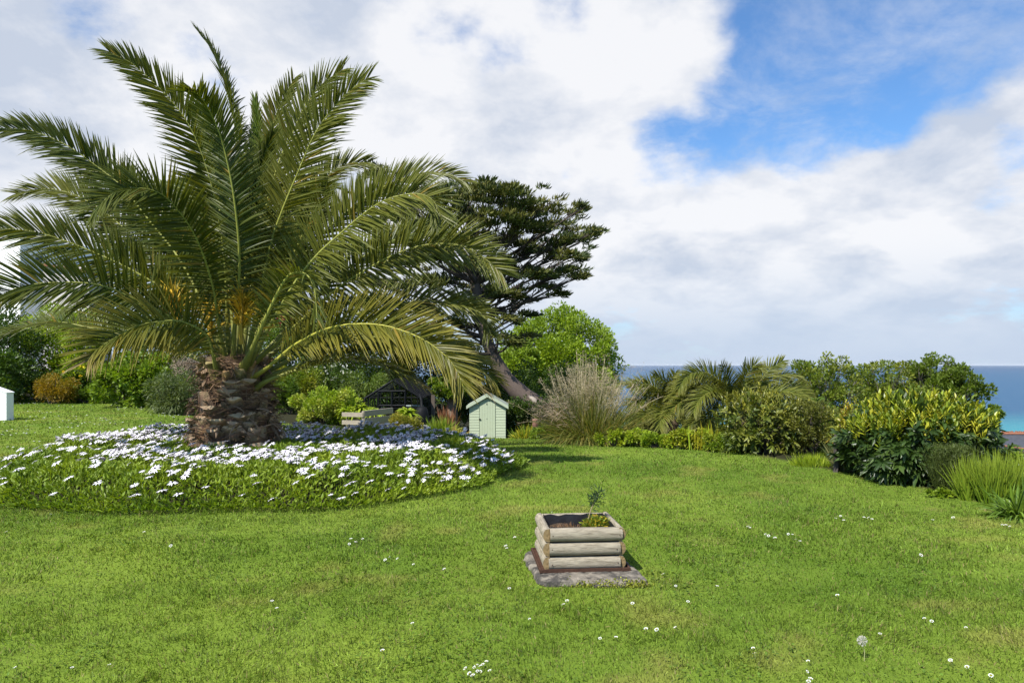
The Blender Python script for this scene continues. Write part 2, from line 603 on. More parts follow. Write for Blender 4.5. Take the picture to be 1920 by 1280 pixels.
# the sea
def sea_mat():
    m, k = new_mat('sea_water')
    geo = k.n('ShaderNodeNewGeometry')
    sp = k.n('ShaderNodeSeparateXYZ')
    k.put(sp.inputs[0], geo.outputs['Position'])
    mp = k.n('ShaderNodeMapping')
    k.put(mp.inputs[0], geo.outputs['Position'])
    mp.inputs['Scale'].default_value = (0.35, 1, 1)
    big = k.noise(mp.outputs[0], 0.006, 5, 0.6)
    yy = k.m('ADD', sp.outputs[1], k.m('MULTIPLY', k.m('SUBTRACT', big, 0.5), 90))
    c = k.mix(k.ramp(yy, 235, 430), (0.03, 0.22, 0.25), (0.008, 0.070, 0.150))
    c = k.mix(k.ramp(yy, 600, 5000), c, (0.008, 0.052, 0.125))
    p = k.n('ShaderNodeBsdfPrincipled')
    k.put(p.inputs['Base Color'], c)
    p.inputs['Roughness'].default_value = 0.35
    p.inputs['Specular IOR Level'].default_value = 0.10
    b = k.n('ShaderNodeBump')
    b.inputs['Strength'].default_value = 1.0
    b.inputs['Distance'].default_value = 2.2
    hgt = k.m('ADD', k.m('MULTIPLY', k.noise(mp.outputs[0], 0.05, 6, 0.65), 1.0), k.m('MULTIPLY', k.noise(mp.outputs[0], 0.4, 4, 0.6), 0.35))
    k.put(b.inputs['Height'], hgt)
    k.put(p.inputs['Normal'], b.outputs[0])
    o = k.n('ShaderNodeOutputMaterial')
    k.put(o.inputs[0], p.outputs[0])
    return m


sx = np.array([-90000, -20000, -4000, -800, 0, 800, 4000, 20000, 90000.0])
sy = np.array([60, 300, 900, 3000, 9000, 30000, 90000.0])
SX, SY = np.meshgrid(sx, sy)
ii = np.arange(SX.size).reshape(SX.shape)
g = G().add(np.stack([SX, SY, np.full_like(SX, SEA_Z)], -1), np.stack([ii[:-1, :-1], ii[:-1, 1:], ii[1:, 1:], ii[1:, :-1]], -1))
o = structure(g.build('sea', sea_mat()))
o['label'] = 'blue sea reaching to the horizon'

# ------------------------------------------------------------------ plants
LEAF_PROF = [0.12, 1.0, 0.06]
LONG_PROF = [0.25, 0.9, 1.0, 0.7, 0.04]


def rand_dirs(n, r=None):
    v = (r or rng).normal(size=(n, 3))
    return nrm(v)


def crown_leaves(clumps, radii, n, size, cols, aspect=0.5, zmin=None, outward=None, upb=0.25, flat=1.0, fill=0.25, rows=2, prof=None, fold=0.0, droop=0.1, colvar=0.22):
    """leaf blades spread through clumps of a crown; clump: centre, radius; cols: list of colours chosen per clump"""
    clumps = np.asarray(clumps, float)
    radii = np.asarray(radii, float)
    wgt = radii ** 2
    ci = rng.choice(len(clumps), n, p=wgt / wgt.sum())
    d = rand_dirs(n)
    rr = np.where(rng.random(n) < fill, rng.random(n) ** 0.5, rng.uniform(0.8, 1.08, n))
    off = d * (rr * radii[ci])[:, None]
    off[:, 2] *= flat
    P = clumps[ci] + off
    cen = clumps.mean(0) if outward is None else np.asarray(outward, float)
    D_ = nrm(d * 0.7 + nrm(P - cen) * 0.5 + UP * upb + rng.normal(size=(n, 3)) * 0.45)
    W_ = np.cross(D_, nrm(UP + rng.normal(size=(n, 3)) * 0.6))
    L = size * rng.uniform(0.65, 1.3, n)
    cols = np.asarray(cols, float)
    cc = cols[rng.integers(0, len(cols), len(clumps))][ci] * 0.6 + cols[rng.integers(0, len(cols), n)] * 0.4
    cc = cc * (1 + colvar * rng.uniform(-1, 1, (n, 1)))
    if zmin is not None:
        keep = P[:, 2] > zmin
        P, D_, W_, L, cc = P[keep], D_[keep], W_[keep], L[keep], cc[keep]
    return blades(P, D_, W_, L, L * aspect, rows, prof or LEAF_PROF, droop, fold, cc)


def shell_clumps(c, rx, ry, rz, n, rad, r=None, low=-0.9, jit=0.16, inner=0.2, box=0.75):
    """clump centres over an uneven ellipsoid"""
    d = rand_dirs(n)
    d = d[d[:, 2] > low]
    k = 1 + jit * rng.normal(size=(len(d), 1))
    k = np.where(rng.random((len(d), 1)) < inner, k * rng.uniform(0.2, 0.7, (len(d), 1)), k)
    d = np.sign(d) * np.abs(d) ** box
    C = np.asarray(c, float) + d * k * np.array([rx - rad * 0.8, ry - rad * 0.8, rz - rad * 0.8])
    return C, rad * rng.uniform(0.7, 1.3, len(d))


def px_box(x0, yt, x1, Y, yb=None):
    """photo box at distance Y -> centre x, half width, base z, top z"""
    X0, X1 = WX(x0, Y), WX(x1, Y)
    cx = (X0 + X1) / 2
    zb = float(ground_z(cx, Y)) if yb is None else EYE - (yb - HZ) / F * Y
    zt = EYE - (yt - HZ) / F * Y
    return cx, (X1 - X0) / 2, zb, zt


def bush(name, label, cat, bx, Y, cols, n, size, nc=40, crad=0.28, mat=None, aspect=0.5, depth=0.85, group=None, low=-0.98, boxy=None, upb=0.25, jit=0.13,
         flat=1.0, flowers=None, stems=5, fill=0.3, rows=2, prof=None, fold=0.0, droop=0.1, inner=0.2):
    """a shrub: leaf clumps over an uneven dome, branching stems inside, perhaps blooms"""
    cx, rx, zb, zt = px_box(*bx[:3], Y, bx[3] if len(bx) > 3 else None)
    gz = float(ground_z(cx, Y))
    zb = min(zb, gz) if len(bx) <= 3 else zb
    t = thing(name, label, cat, (cx, Y, gz), group)
    hz = (zt - zb) / 2
    ry = rx * depth
    rad = crad * min(rx, hz * 1.3)
    cc, rr = shell_clumps((cx, Y, zb + hz), rx, ry, hz, nc, rad, low=low, jit=jit, inner=inner, box=boxy or (0.5 if 'hedge' in name or 'undergrowth' in name else 0.72))
    g = G().add(*crown_leaves(cc, rr, n, size, cols, aspect, zmin=gz, upb=upb, flat=flat, fill=fill, rows=rows, prof=prof, fold=fold, droop=droop, outward=(cx, Y, zb + hz * 0.6)))
    g.build('foliage', mat or M_LEAF, t)
    if stems:
        g = G()
        for i in rng.choice(len(cc), min(stems * 3, len(cc)), replace=False):
            b = np.array([cx + rng.uniform(-.25, .25) * rx, Y + rng.uniform(-.2, .2) * ry, gz - 0.05])
            mid = b * 0.5 + cc[i] * 0.5 + np.array([0, 0, 0.12 * hz])
            p, _ = spline([b, mid, cc[i]], 7)
            g.add(*tube(p, np.linspace(0.02 + 0.016 * rx, 0.006, 7), 5, col=(0.09, 0.075, 0.055)))
        g.build('stems', M_TWIG, t, smooth=True)
    if flowers:
        fn, fs, fcols, fzone = flowers
        d = rand_dirs(fn * 5)
        d = d[(d[:, 2] > fzone) & (d[:, 1] < 0.5)][:fn]
        Pp = np.array([cx, Y, zb + hz]) + d * np.array([rx, ry, hz]) * rng.uniform(0.95, 1.04, (len(d), 1))
        fc = np.asarray(fcols, float)[rng.integers(0, len(fcols), len(d))]
        g = G()
        for k in range(5):
            a = rand_dirs(len(d)) * 0.8 + d
            g.add(*blades(Pp, a, rand_dirs(len(d)), fs * rng.uniform(.7, 1.2, len(d)), fs * 0.6, 2, [0.4, 1, 0.3], 0.0, 0, fc))
        g.build('blossoms', M_PETAL, t)
    return t


def strappy(name, label, cat, px0, px1, Y, H, cols, n, wid, bend=0.5, spread=0.5, mat=None, group=None, tip=None, depth=0.6, fold=0.0, z=None):
    """tufts of arching strap leaves or grass blades"""
    X0, X1 = WX(px0, Y), WX(px1, Y)
    cx, rx = (X0 + X1) / 2, (X1 - X0) / 2
    gz = float(ground_z(cx, Y)) if z is None else z
    t = thing(name, label, cat, (cx, Y, gz), group)
    u = rand_dirs(n)
    q = rng.random(n) ** 0.5
    P = np.stack([cx + u[:, 0] * q * rx, Y + u[:, 1] * q * rx * depth, np.zeros(n)], 1)
    P[:, 2] = ground_z(P[:, 0], P[:, 1]) - 0.02 if z is None else z
    lean = np.stack([(P[:, 0] - cx) / max(rx, .01) * spread, (P[:, 1] - Y) / max(rx, .01) * spread, np.ones(n)], 1)
    D_ = nrm(lean + rng.normal(size=(n, 3)) * np.array([0.22, 0.22, 0.05]) * (0.5 + spread))
    cols = np.asarray(cols, float)
    cc = cols[rng.integers(0, len(cols), n)] * (1 + 0.2 * rng.uniform(-1, 1, (n, 1)))
    L = H * rng.uniform(0.55, 1.15, n)
    g = G().add(*blades(P, D_, rand_dirs(n), L, wid * rng.uniform(.7, 1.2, n), 5, [0.6, 1, 0.95, 0.75, 0.45, 0.04], bend * rng.uniform(0.2, 1.2, n) * np.hypot(D_[:, 0], D_[:, 1]) * 2, fold, cc, tip))
    g.build('leaves', mat or M_LEAF, t)
    return t, g


# ---- palm fronds
def frond_geo(pts, face=(0.6, 0.8), nl=165, Lmax=0.55, t0=0.14, base_r=0.05, cols=((0.05, 0.085, 0.012), (0.085, 0.115, 0.016)), tipc=(0.12, 0.135, 0.026), vlift=0.38, droop=0.12,
              width=0.03, brown=0.0, view=(0, -1, 0), ang=(1.25, 0.52), rib=(0.24, 0.25, 0.05), jit=0.12, rows=4, lscale=1.22, wscale=1.05):
    """leaflets and midrib of one frond along a 3-D curve"""
    M = 72
    p, ln = spline(pts, M)
    T = nrm(np.gradient(p, axis=0))
    s = np.linspace(0, 1, M)
    want = face[0] * UP + face[1] * np.asarray(view, float)
    N_ = nrm(want - T * (T @ want)[:, None])
    for i in range(1, M):                     # keep the blade from flipping over along the curve
        if N_[i] @ N_[i - 1] < 0.2:
            N_[i] = nrm(N_[i - 1] - T[i] * (N_[i - 1] @ T[i]))
    S = np.cross(T, N_)
    g = G()
    nl = int(nl * ln / 4.0)
    Lmax = Lmax * lscale
    width = width * wscale
    for sgn in (-1, 1):
        u = t0 + (1 - t0) * (np.linspace(0, 1, nl) ** 0.92)
        u = np.clip(u + rng.normal(size=nl) * 0.003, 0, 1)
        P = np.stack([np.interp(u, s, p[:, k]) for k in range(3)], 1)
        t_ = nrm(np.stack([np.interp(u, s, T[:, k]) for k in range(3)], 1))
        n_ = nrm(np.stack([np.interp(u, s, N_[:, k]) for k in range(3)], 1))
        s_ = nrm(np.stack([np.interp(u, s, S[:, k]) for k in range(3)], 1)) * sgn
        v = (u - t0) / (1 - t0)
        a = ang[0] + (ang[1] - ang[0]) * v + rng.normal(size=nl) * jit * 0.6
        vl = vlift + rng.normal(size=nl) * jit * 1.6
        Dv = t_ * np.cos(a)[:, None] + (s_ * np.cos(vl)[:, None] + n_ * np.sin(vl)[:, None]) * np.sin(a)[:, None]
        prof = np.interp(v, [0, 0.06, 0.25, 0.5, 0.75, 0.92, 1], [0.30, 0.6, 0.95, 1.0, 0.85, 0.6, 0.42])
        L = Lmax * prof * rng.uniform(0.88, 1.1, nl)
        c0 = np.asarray(cols[0]) + (np.asarray(cols[1]) - np.asarray(cols[0])) * rng.random((nl, 1))
        old = rng.random(nl) < 0.02
        c0[old] = np.array([0.24, 0.17, 0.03])
        tp = np.broadcast_to(np.asarray(tipc), (nl, 3)).copy()
        if brown:
            b = np.clip((v - (1 - brown)) / brown, 0, 1)[:, None] * rng.uniform(0.4, 1, (nl, 1))
            c0 = c0 * (1 - b) + np.array([0.30, 0.21, 0.10]) * b
            tp = tp * (1 - b) + np.array([0.36, 0.27, 0.15]) * b
        Wv = np.cross(Dv, n_ + 0.35 * rng.normal(size=(nl, 3)))
        g.add(*blades(P, Dv, Wv, L, width * (0.55 + 0.45 * prof) * rng.uniform(.85, 1.15, nl), rows, np.interp(np.linspace(0, 1, rows + 1), [0, 0.2, 0.5, 0.8, 1], [0.55, 1, 0.9, 0.5, 0.05]), droop * rng.uniform(0.4, 1.6, nl), 0.35, c0, tp))
    r = np.interp(s, [0, 0.06, 0.2, 0.6, 1], [base_r * 1.5, base_r, base_r * 0.55, base_r * 0.3, base_r * 0.1])
    rc = np.asarray(rib) * (0.55 + 0.45 * sstep(0.0, 0.35, s))[:, None]
    V, Q, C = tube(p, r, 6, flat=0.75)
    C = np.repeat(rc, 6, 0)
    return g, G().add(V, Q, C)


def add_frond(parent, pts, **kw):
    g, rbg = frond_geo(pts, **kw)
    f = g.build('frond', M_PALM, parent)
    rbg.build('midrib', M_STEM, f, smooth=True)
    return f


# ================================================================== the big palm in the flower bed
PY = 10.4
PX = WX(442, PY)
PB = float(ground_z(PX, PY))
palm = thing('palm_tree', 'huge date palm with a stout shaggy trunk in the round flower bed', 'palm tree', (PX, PY, PB))
# trunk: bulging core, rough leaf boots in a spiral, fibres
zs = np.array([-0.1, 0.1, 0.35, 0.7, 1.0, 1.25, 1.42, 1.6])
rs = np.array([0.60, 0.58, 0.53, 0.48, 0.45, 0.43, 0.40, 0.30])
TOPZ = PB + 1.45
core = np.stack([np.full(8, PX), np.full(8, PY), PB + zs], 1)
g = G().add(*tube(core, rs, 20, wob=0.07, col=(0.075, 0.048, 0.031)))


def boot(a, z, out, wid, ln, tilt, tone):
    """one old leaf base: a broad tapering plate, thick, curling out at the cut end"""
    r = np.interp(z - PB, zs, rs) * 0.97
    rad = np.array([math.cos(a), math.sin(a), 0])
    tan = np.array([-math.sin(a), math.cos(a), 0])
    b = np.array([PX, PY, z]) + rad * r
    n = 6
    u = np.linspace(0, 1, n)
    mid = b + rad * (out * u ** 1.6)[:, None] * tilt + UP * (ln * (u - 0.25 * tilt * u ** 2.2))[:, None]
    hw = wid * np.interp(u, [0, 0.3, 0.7, 1], [0.5, 0.48, 0.36, 0.30])
    th = 0.05 * np.interp(u, [0, 1], [1.1, 0.55])
    V, C = [], []
    base = np.array([0.105, 0.062, 0.036]) * tone
    tipc = np.array([0.38, 0.275, 0.17]) * tone
    for i in range(n):
        up_ = nrm(mid[min(i + 1, n - 1)] - mid[max(i - 1, 0)])
        nn = nrm(np.cross(tan, up_))
        if nn @ rad < 0:
            nn = -nn
        for sx_, oo in ((-1, -0.25), (-0.5, 0.35), (0, 0.6), (0.5, 0.35), (1, -0.25), (0.5, -0.5), (-0.5, -0.5), (-0.9, -0.4)):
            V.append(mid[i] + tan * sx_ * hw[i] + nn * oo * th[i] * 2 + rng.normal(size=3) * 0.006)
            C.append(base + (tipc - base) * (u[i] ** 2.6) + rng.normal(size=3) * 0.008)
    idx = np.arange(n * 8).reshape(n, 8)
    Q = np.stack([idx[:-1], np.roll(idx[:-1], -1, 1), np.roll(idx[1:], -1, 1), idx[1:]], -1).reshape(-1, 4).tolist()
    e = (n - 1) * 8
    Q += [[e, e + 1, e + 6, e + 7], [e + 1, e + 2, e + 3, e + 6], [e + 3, e + 4, e + 5, e + 6]]
    return V, Q, C


for i in range(95):
    up_ = rng.random()
    z = PB + 0.0 + 1.22 * up_
    a = rng.uniform(0, 2 * math.pi)
    long_ = rng.random() < 0.16
    g.add(*boot(a, z, rng.uniform(0.06, 0.15) + 0.05 * (1 - up_), rng.uniform(0.24, 0.50), rng.uniform(0.16, 0.30) * (1.8 if long_ else 1), rng.uniform(0.3, 1.3) * (0.35 if long_ else 1), rng.uniform(0.35, 1.25)))
for i in range(22):                                     # green bases of the living leaves round the top
    a = i * 2 * math.pi / 22 + rng.normal() * .1
    V, Q, C = boot(a, PB + rng.uniform(1.0, 1.3), 0.16, rng.uniform(0.16, 0.24), rng.uniform(0.25, 0.42), rng.uniform(.4, .9), 1.0)
    gcol = np.array([0.10, 0.095, 0.02]) if rng.random() < .6 else np.array([0.20, 0.11, 0.03])
    g.add(V, Q, np.asarray(C) * 0.35 + gcol * .8)
trunk = g.build('trunk', solid_mat('palm_trunk', (0.1, 0.07, 0.045), 0.85, 0.2, var=0.42, nscale=11, bump=0.9, bscale=22, attr=True, stretch=(1, 1, 0.45)), palm)
n = 2400
a = rng.uniform(0, 2 * math.pi, n)
z = PB + rng.uniform(0.05, 1.6, n)
r = np.interp(z - PB, zs, rs) + rng.uniform(0.0, 0.10, n)
Pf = np.stack([PX + r * np.cos(a), PY + r * np.sin(a), z], 1)
rad = np.stack([np.cos(a), np.sin(a), np.zeros(n)], 1)
tan = np.stack([-np.sin(a), np.cos(a), np.zeros(n)], 1)
Df = nrm(tan * rng.normal(size=(n, 1)) * 1.0 + rad * rng.uniform(-0.1, 0.45, (n, 1)) + UP * rng.uniform(-0.5, 0.5, (n, 1)))
tone = rng.uniform(0.35, 1.7, (n, 1)) * (0.6 + 0.8 * vn(a * 3, z * 4, .6, 70))[:, None]
g = G().add(*blades(Pf, Df, np.cross(Df, rad), rng.uniform(0.10, 0.34, n), rng.uniform(0.005, 0.016, n), 3, [1, .9, .7, .2], rng.uniform(0, 0.35, n), 0, np.array([0.14, 0.085, 0.048]) * tone))
n = 170
a = rng.uniform(0, 2 * math.pi, n)
z = PB + rng.uniform(0.1, 1.5, n)
r = np.interp(z - PB, zs, rs) + 0.10
Pf = np.stack([PX + r * np.cos(a), PY + r * np.sin(a), z], 1)
rad = np.stack([np.cos(a), np.sin(a), np.zeros(n)], 1)
tan = np.stack([-np.sin(a), np.cos(a), np.zeros(n)], 1)
Df = nrm(tan * rng.normal(size=(n, 1)) * 0.7 + rad * 0.5 + UP * rng.uniform(-0.6, 0.5, (n, 1)))
g.add(*blades(Pf, Df, tan + rng.normal(size=(n, 3)) * .5, rng.uniform(0.10, 0.28, n), rng.uniform(0.03, 0.075, n), 4, [.6, 1, .9, .6, .1], rng.uniform(0.1, 0.6, n), 0.3, np.array([0.26, 0.175, 0.11]) * rng.uniform(.5, 1.2, (n, 1))))
g.build('fibre', M_FIBRE, palm)

G1, G2 = (0.034, 0.062, 0.009), (0.070, 0.100, 0.013)      # deep green
O1, O2 = (0.074, 0.090, 0.012), (0.150, 0.152, 0.020)       # olive
Y1, Y2 = (0.13, 0.125, 0.013), (0.20, 0.165, 0.016)          # yellowing
B1, B2 = (0.10, 0.17, 0.02), (0.15, 0.22, 0.03)            # young bright
BASE = [(442, 672, 10.25)]
# each frond: photo pixels along its midrib with the distance of each point
FR = [
    # (points (px, py, distance)), options
    ([(428, 640, 10.2), (420, 480, 10.0), (396, 345, 9.8), (349, 226, 9.6), (262, 131, 9.4), (205, 98, 9.3)], dict(face=(0.3, 1), cols=(G1, O2), Lmax=0.50)),
    ([(445, 630, 10.5), (453, 470, 10.7), (447, 300, 10.9), (432, 195, 11.0), (402, 104, 11.0), (373, 62, 11.0)], dict(face=(-0.2, 0.25), view=(1, 0, 0), cols=(G1, G2), Lmax=0.46)),
    ([(438, 640, 10.0), (449, 500, 9.6), (440, 380, 9.3), (420, 278, 9.1), (398, 218, 8.9), (372, 178, 8.55), (345, 172, 8.2)], dict(face=(0.6, -0.8), cols=(G1, O1), Lmax=0.48)),
    ([(410, 640, 10.3), (345, 500, 10.5), (281, 415, 10.6), (228, 350, 10.6), (188, 317, 10.6), (127, 274, 10.5), (61, 246, 10.4), (-6, 240, 10.3)], dict(face=(0.3, 1), cols=(G1, O1), Lmax=0.55)),
    ([(415, 640, 10.0), (400, 540, 9.7), (375, 462, 9.4), (347, 412, 9.2), (305, 366, 8.95), (255, 353, 8.7), (208, 366, 8.5), (168, 408, 8.3)], dict(face=(0.30, 0.95), cols=(G1, O1), Lmax=0.52, droop=0.1, vlift=.45, ang=(1.40, 0.62))),
    ([(408, 645, 10.6), (350, 540, 10.9), (300, 490, 11.1), (244, 438, 11.3), (188, 392, 11.4), (136, 364, 11.4), (84, 354, 11.4), (32, 363, 11.3)], dict(face=(0.45, 0.9), cols=(O1, O2), Lmax=0.55)),
    ([(402, 650, 10.2), (330, 560, 10.1), (250, 508, 10.0), (178, 474, 9.9), (117, 450, 9.8), (61, 434, 9.7), (-20, 427, 9.6)], dict(face=(0.35, 0.95), cols=(G1, O2), Lmax=0.56)),
    ([(400, 660, 10.0), (320, 595, 9.7), (220, 546, 9.4), (169, 532, 9.25), (108, 530, 9.1), (47, 536, 8.95), (-5, 558, 8.8), (-60, 600, 8.7)], dict(face=(0.30, 0.95), cols=(G1, O1), Lmax=0.58, droop=0.12, brown=0.1, vlift=.5, ang=(1.40, 0.62))),
    ([(405, 690, 9.9), (390, 632, 9.6), (344, 604, 9.35), (300, 603, 9.15), (256, 612, 8.95), (212, 635, 8.75), (183, 655, 8.6), (168, 676, 8.5)], dict(face=(0.30, 0.95), cols=(G1, O2), Lmax=0.60, droop=0.14, brown=0.1, vlift=.5, ang=(1.40, 0.62), tipc=(0.2, 0.17, 0.03))),
    ([(405, 690, 10.4), (300, 645, 10.6), (178, 617, 10.8), (110, 604, 10.9), (50, 612, 11.0), (-30, 640, 11.0)], dict(face=(0.8, 0.5), cols=(G1, O1), Lmax=0.40, droop=0.15)),
    ([(470, 640, 10.1), (505, 470, 9.9), (528, 398, 9.8), (561, 318, 9.7), (589, 254, 9.6), (622, 206, 9.5), (659, 168, 9.4), (690, 147, 9.3)], dict(face=(0.25, 1), cols=(O1, O2), Lmax=0.58, vlift=0.2)),
    ([(460, 630, 10.5), (492, 420, 10.6), (523, 304, 10.6), (547, 254, 10.6), (570, 203, 10.6), (603, 159, 10.6), (642, 132, 10.5)], dict(face=(0.2, 1), cols=(O1, O2), Lmax=0.56, vlift=0.25)),
    ([(455, 620, 10.9), (478, 420, 11.2), (498, 290, 11.4), (518, 215, 11.5), (550, 150, 11.5)], dict(face=(0.2, 1), cols=(O1, O2), Lmax=0.5)),
    ([(466, 620, 10.8), (474, 480, 10.9), (480, 330, 11.0), (482, 240, 11.0), (479, 190, 11.0)], dict(face=(0, 1), cols=(B1, B2), Lmax=0.38, ang=(0.5, 0.25), rib=(0.5, 0.55, 0.25), t0=0.3)),
    ([(478, 640, 10.8), (530, 470, 11.3), (575, 380, 11.6), (598, 347, 11.8), (626, 320, 11.9), (655, 306, 12.0), (692, 304, 12.0)], dict(face=(0.2, 1), cols=(O1, O2), Lmax=0.5)),
    ([(482, 655, 9.9), (540, 550, 9.7), (590, 483, 9.6), (645, 432, 9.5), (683, 400, 9.4), (720, 376, 9.3), (758, 365, 9.25), (788, 364, 9.2), (812, 376, 9.15), (828, 408, 9.1)], dict(face=(0.35, 0.95), cols=(O1, O2), Lmax=0.58, droop=0.10, ang=(1.40, 0.62))),
    ([(480, 640, 10.8), (560, 490, 11.2), (640, 405, 11.5), (720, 350, 11.7), (790, 325, 11.8), (840, 326, 11.9), (872, 342, 11.9)], dict(face=(0.5, 0.9), cols=(O1, O2), Lmax=0.52)),
    ([(490, 668, 10.1), (560, 605, 10.0), (627, 545, 9.95), (678, 511, 9.9), (725, 484, 9.85), (776, 464, 9.8), (819, 457, 9.8), (858, 459, 9.75), (892, 472, 9.7), (916, 490, 9.7), (940, 512, 9.7)], dict(face=(0.35, 0.95), cols=(O1, O2), Lmax=0.58, droop=0.10, ang=(1.40, 0.62))),
    ([(490, 675, 10.7), (590, 615, 11.0), (680, 585, 11.3), (734, 572, 11.4), (783, 565, 11.5), (830, 566, 11.5), (875, 575, 11.5), (905, 590, 11.5), (918, 622, 11.4)], dict(face=(0.6, 0.8), cols=(O1, O2), Lmax=0.52, droop=0.15)),
    ([(500, 690, 9.85), (550, 648, 9.7), (600, 621, 9.55), (640, 610, 9.4), (684, 607, 9.3), (724, 611, 9.2), (764, 623, 9.1), (795, 637, 9.0), (821, 655, 8.95), (845, 677, 8.9), (861, 705, 8.85), (869, 728, 8.8)], dict(face=(0.40, 0.95), cols=(O1, Y1), tipc=(0.22, 0.19, 0.03), ang=(1.12, 0.50), Lmax=0.56, droop=0.07, base_r=0.038, rib=(0.36, 0.34, 0.05))),
    ([(505, 695, 10.4), (600, 650, 10.6), (700, 632, 10.7), (790, 640, 10.7), (845, 657, 10.7), (878, 674, 10.7), (902, 690, 10.6), (918, 703, 10.6), (928, 713, 10.6)], dict(face=(0.6, 0.8), cols=(O1, O2), tipc=(0.22, 0.18, 0.03), Lmax=0.52, droop=0.2)),
    ([(505, 705, 10.3), (590, 675, 10.4), (680, 656, 10.5), (760, 657, 10.5), (820, 680, 10.5), (870, 705, 10.4), (905, 730, 10.4)], dict(face=(1, 0.15), cols=(O1, Y1), Lmax=0.5, brown=0.22, droop=0.25)),
    ([(505, 712, 10.0), (570, 690, 9.95), (640, 675, 9.9), (700, 680, 9.85), (745, 697, 9.8), (790, 722, 9.8)], dict(face=(1, 0.1), cols=(O1, O2), Lmax=0.45, brown=0.2, droop=0.3)),
    ([(468, 665, 9.8), (500, 592, 9.3), (535, 524, 9.0), (558, 511, 8.8), (578, 518, 8.65), (590, 546, 8.55), (595, 600, 8.5)], dict(face=(0.9, -0.3), cols=(G1, O1), Lmax=0.36, base_r=0.06, droop=0.3, nl=70)),
    # behind and between
    ([(430, 640, 10.8), (380, 520, 11.6), (335, 450, 12.3), (290, 420, 13.0), (240, 425, 13.6)], dict(face=(0.8, 0.5), cols=(G1, O1), Lmax=0.5)),
    ([(430, 640, 10.8), (400, 480, 11.6), (370, 390, 12.3), (330, 350, 13.0), (280, 350, 13.6)], dict(face=(0.7, 0.6), cols=(G1, O1), Lmax=0.5)),
    ([(450, 640, 11.0), (440, 440, 11.8), (430, 330, 12.5), (415, 265, 13.0), (390, 245, 13.6)], dict(face=(0.5, 0.8), cols=(G1, O1), Lmax=0.5)),
    ([(470, 640, 11.0), (520, 460, 12.0), (560, 380, 12.8), (610, 350, 13.5), (650, 360, 14.1)], dict(face=(0.6, 0.7), cols=(G1, O1), Lmax=0.5)),
    ([(480, 650, 11.0), (560, 530, 12.0), (620, 480, 12.8), (680, 465, 13.5), (740, 485, 14.1)], dict(face=(0.8, 0.5), cols=(G1, O1), Lmax=0.5)),
    ([(490, 670, 10.9), (580, 600, 11.9), (650, 570, 12.6), (720, 565, 13.3), (790, 590, 14.0)], dict(face=(0.9, 0.3), cols=(G1, O1), Lmax=0.5)),
    ([(490, 690, 10.9), (580, 650, 11.7), (660, 635, 12.4), (730, 640, 13.0), (800, 668, 13.6)], dict(face=(1, 0.2), cols=(G1, O1), Lmax=0.5, brown=0.1)),
    ([(415, 670, 10.9), (330, 600, 11.8), (260, 570, 12.5), (190, 565, 13.1), (120, 590, 13.6)], dict(face=(0.9, 0.3), cols=(G1, O1), Lmax=0.5)),
    ([(410, 690, 10.8), (330, 655, 11.6), (270, 640, 12.3), (215, 648, 13.0), (170, 675, 13.5)], dict(face=(1, 0.2), cols=(G1, O1), Lmax=0.5)),
    ([(450, 640, 11.2), (462, 480, 12.2), (470, 400, 13.2), (480, 370, 14.2), (490, 390, 15.2)], dict(face=(0.7, 0.5), cols=(G1, O1), Lmax=0.5)),
    ([(440, 660, 11.2), (425, 560, 12.4), (410, 520, 13.5), (395, 525, 14.6)], dict(face=(0.9, 0.3), cols=(G1, O1), Lmax=0.5)),
    ([(470, 660, 11.2), (500, 560, 12.4), (530, 525, 13.5), (560, 530, 14.6)], dict(face=(0.9, 0.3), cols=(G1, O1), Lmax=0.5)),
    # more inner uprights
    ([(450, 640, 10.3), (462, 500, 10.2), (474, 390, 10.1), (490, 310, 10.1), (512, 250, 10.0)], dict(face=(-0.1, 1), cols=(G1, O1), Lmax=0.42, ang=(0.7, 0.3))),
    ([(440, 640, 10.6), (420, 470, 10.8), (408, 360, 11.0), (392, 270, 11.1), (366, 200, 11.2)], dict(face=(0.2, 1), cols=(G1, G2), Lmax=0.48)),
    ([(425, 650, 10.7), (375, 520, 11.0), (330, 430, 11.2), (280, 370, 11.4), (225, 330, 11.5), (165, 320, 11.6)], dict(face=(0.4, 0.9), cols=(G1, O1), Lmax=0.5)),
    ([(470, 650, 10.3), (520, 540, 10.3), (560, 455, 10.3), (590, 395, 10.3), (615, 345, 10.2)], dict(face=(0.2, 1), cols=(G1, O2), Lmax=0.48)),
    ([(486, 672, 10.3), (560, 590, 10.5), (630, 520, 10.7), (700, 470, 10.9), (770, 440, 11.0), (830, 440, 11.0)], dict(face=(0.6, 0.7), cols=(G1, O1), Lmax=0.5)),
]
for pts, kw in FR:
    pts3 = [W3(*q) for q in pts]
    # root every petiole inside the trunk top
    b = np.array([PX, PY, TOPZ])
    d0 = pts3[0] - b
    hh = np.hypot(d0[0], d0[1]) + 1e-6
    kk = min(0.42, hh * .6) / hh
    root = np.array([b[0] + d0[0] * kk, b[1] + d0[1] * kk, min(TOPZ - .05, pts3[0][2] - 0.16)])
    kw.setdefault('jit', 0.10)
    add_frond(palm, [root] + pts3, t0=kw.pop('t0', 0.2), base_r=kw.pop('base_r', 0.044), **kw)

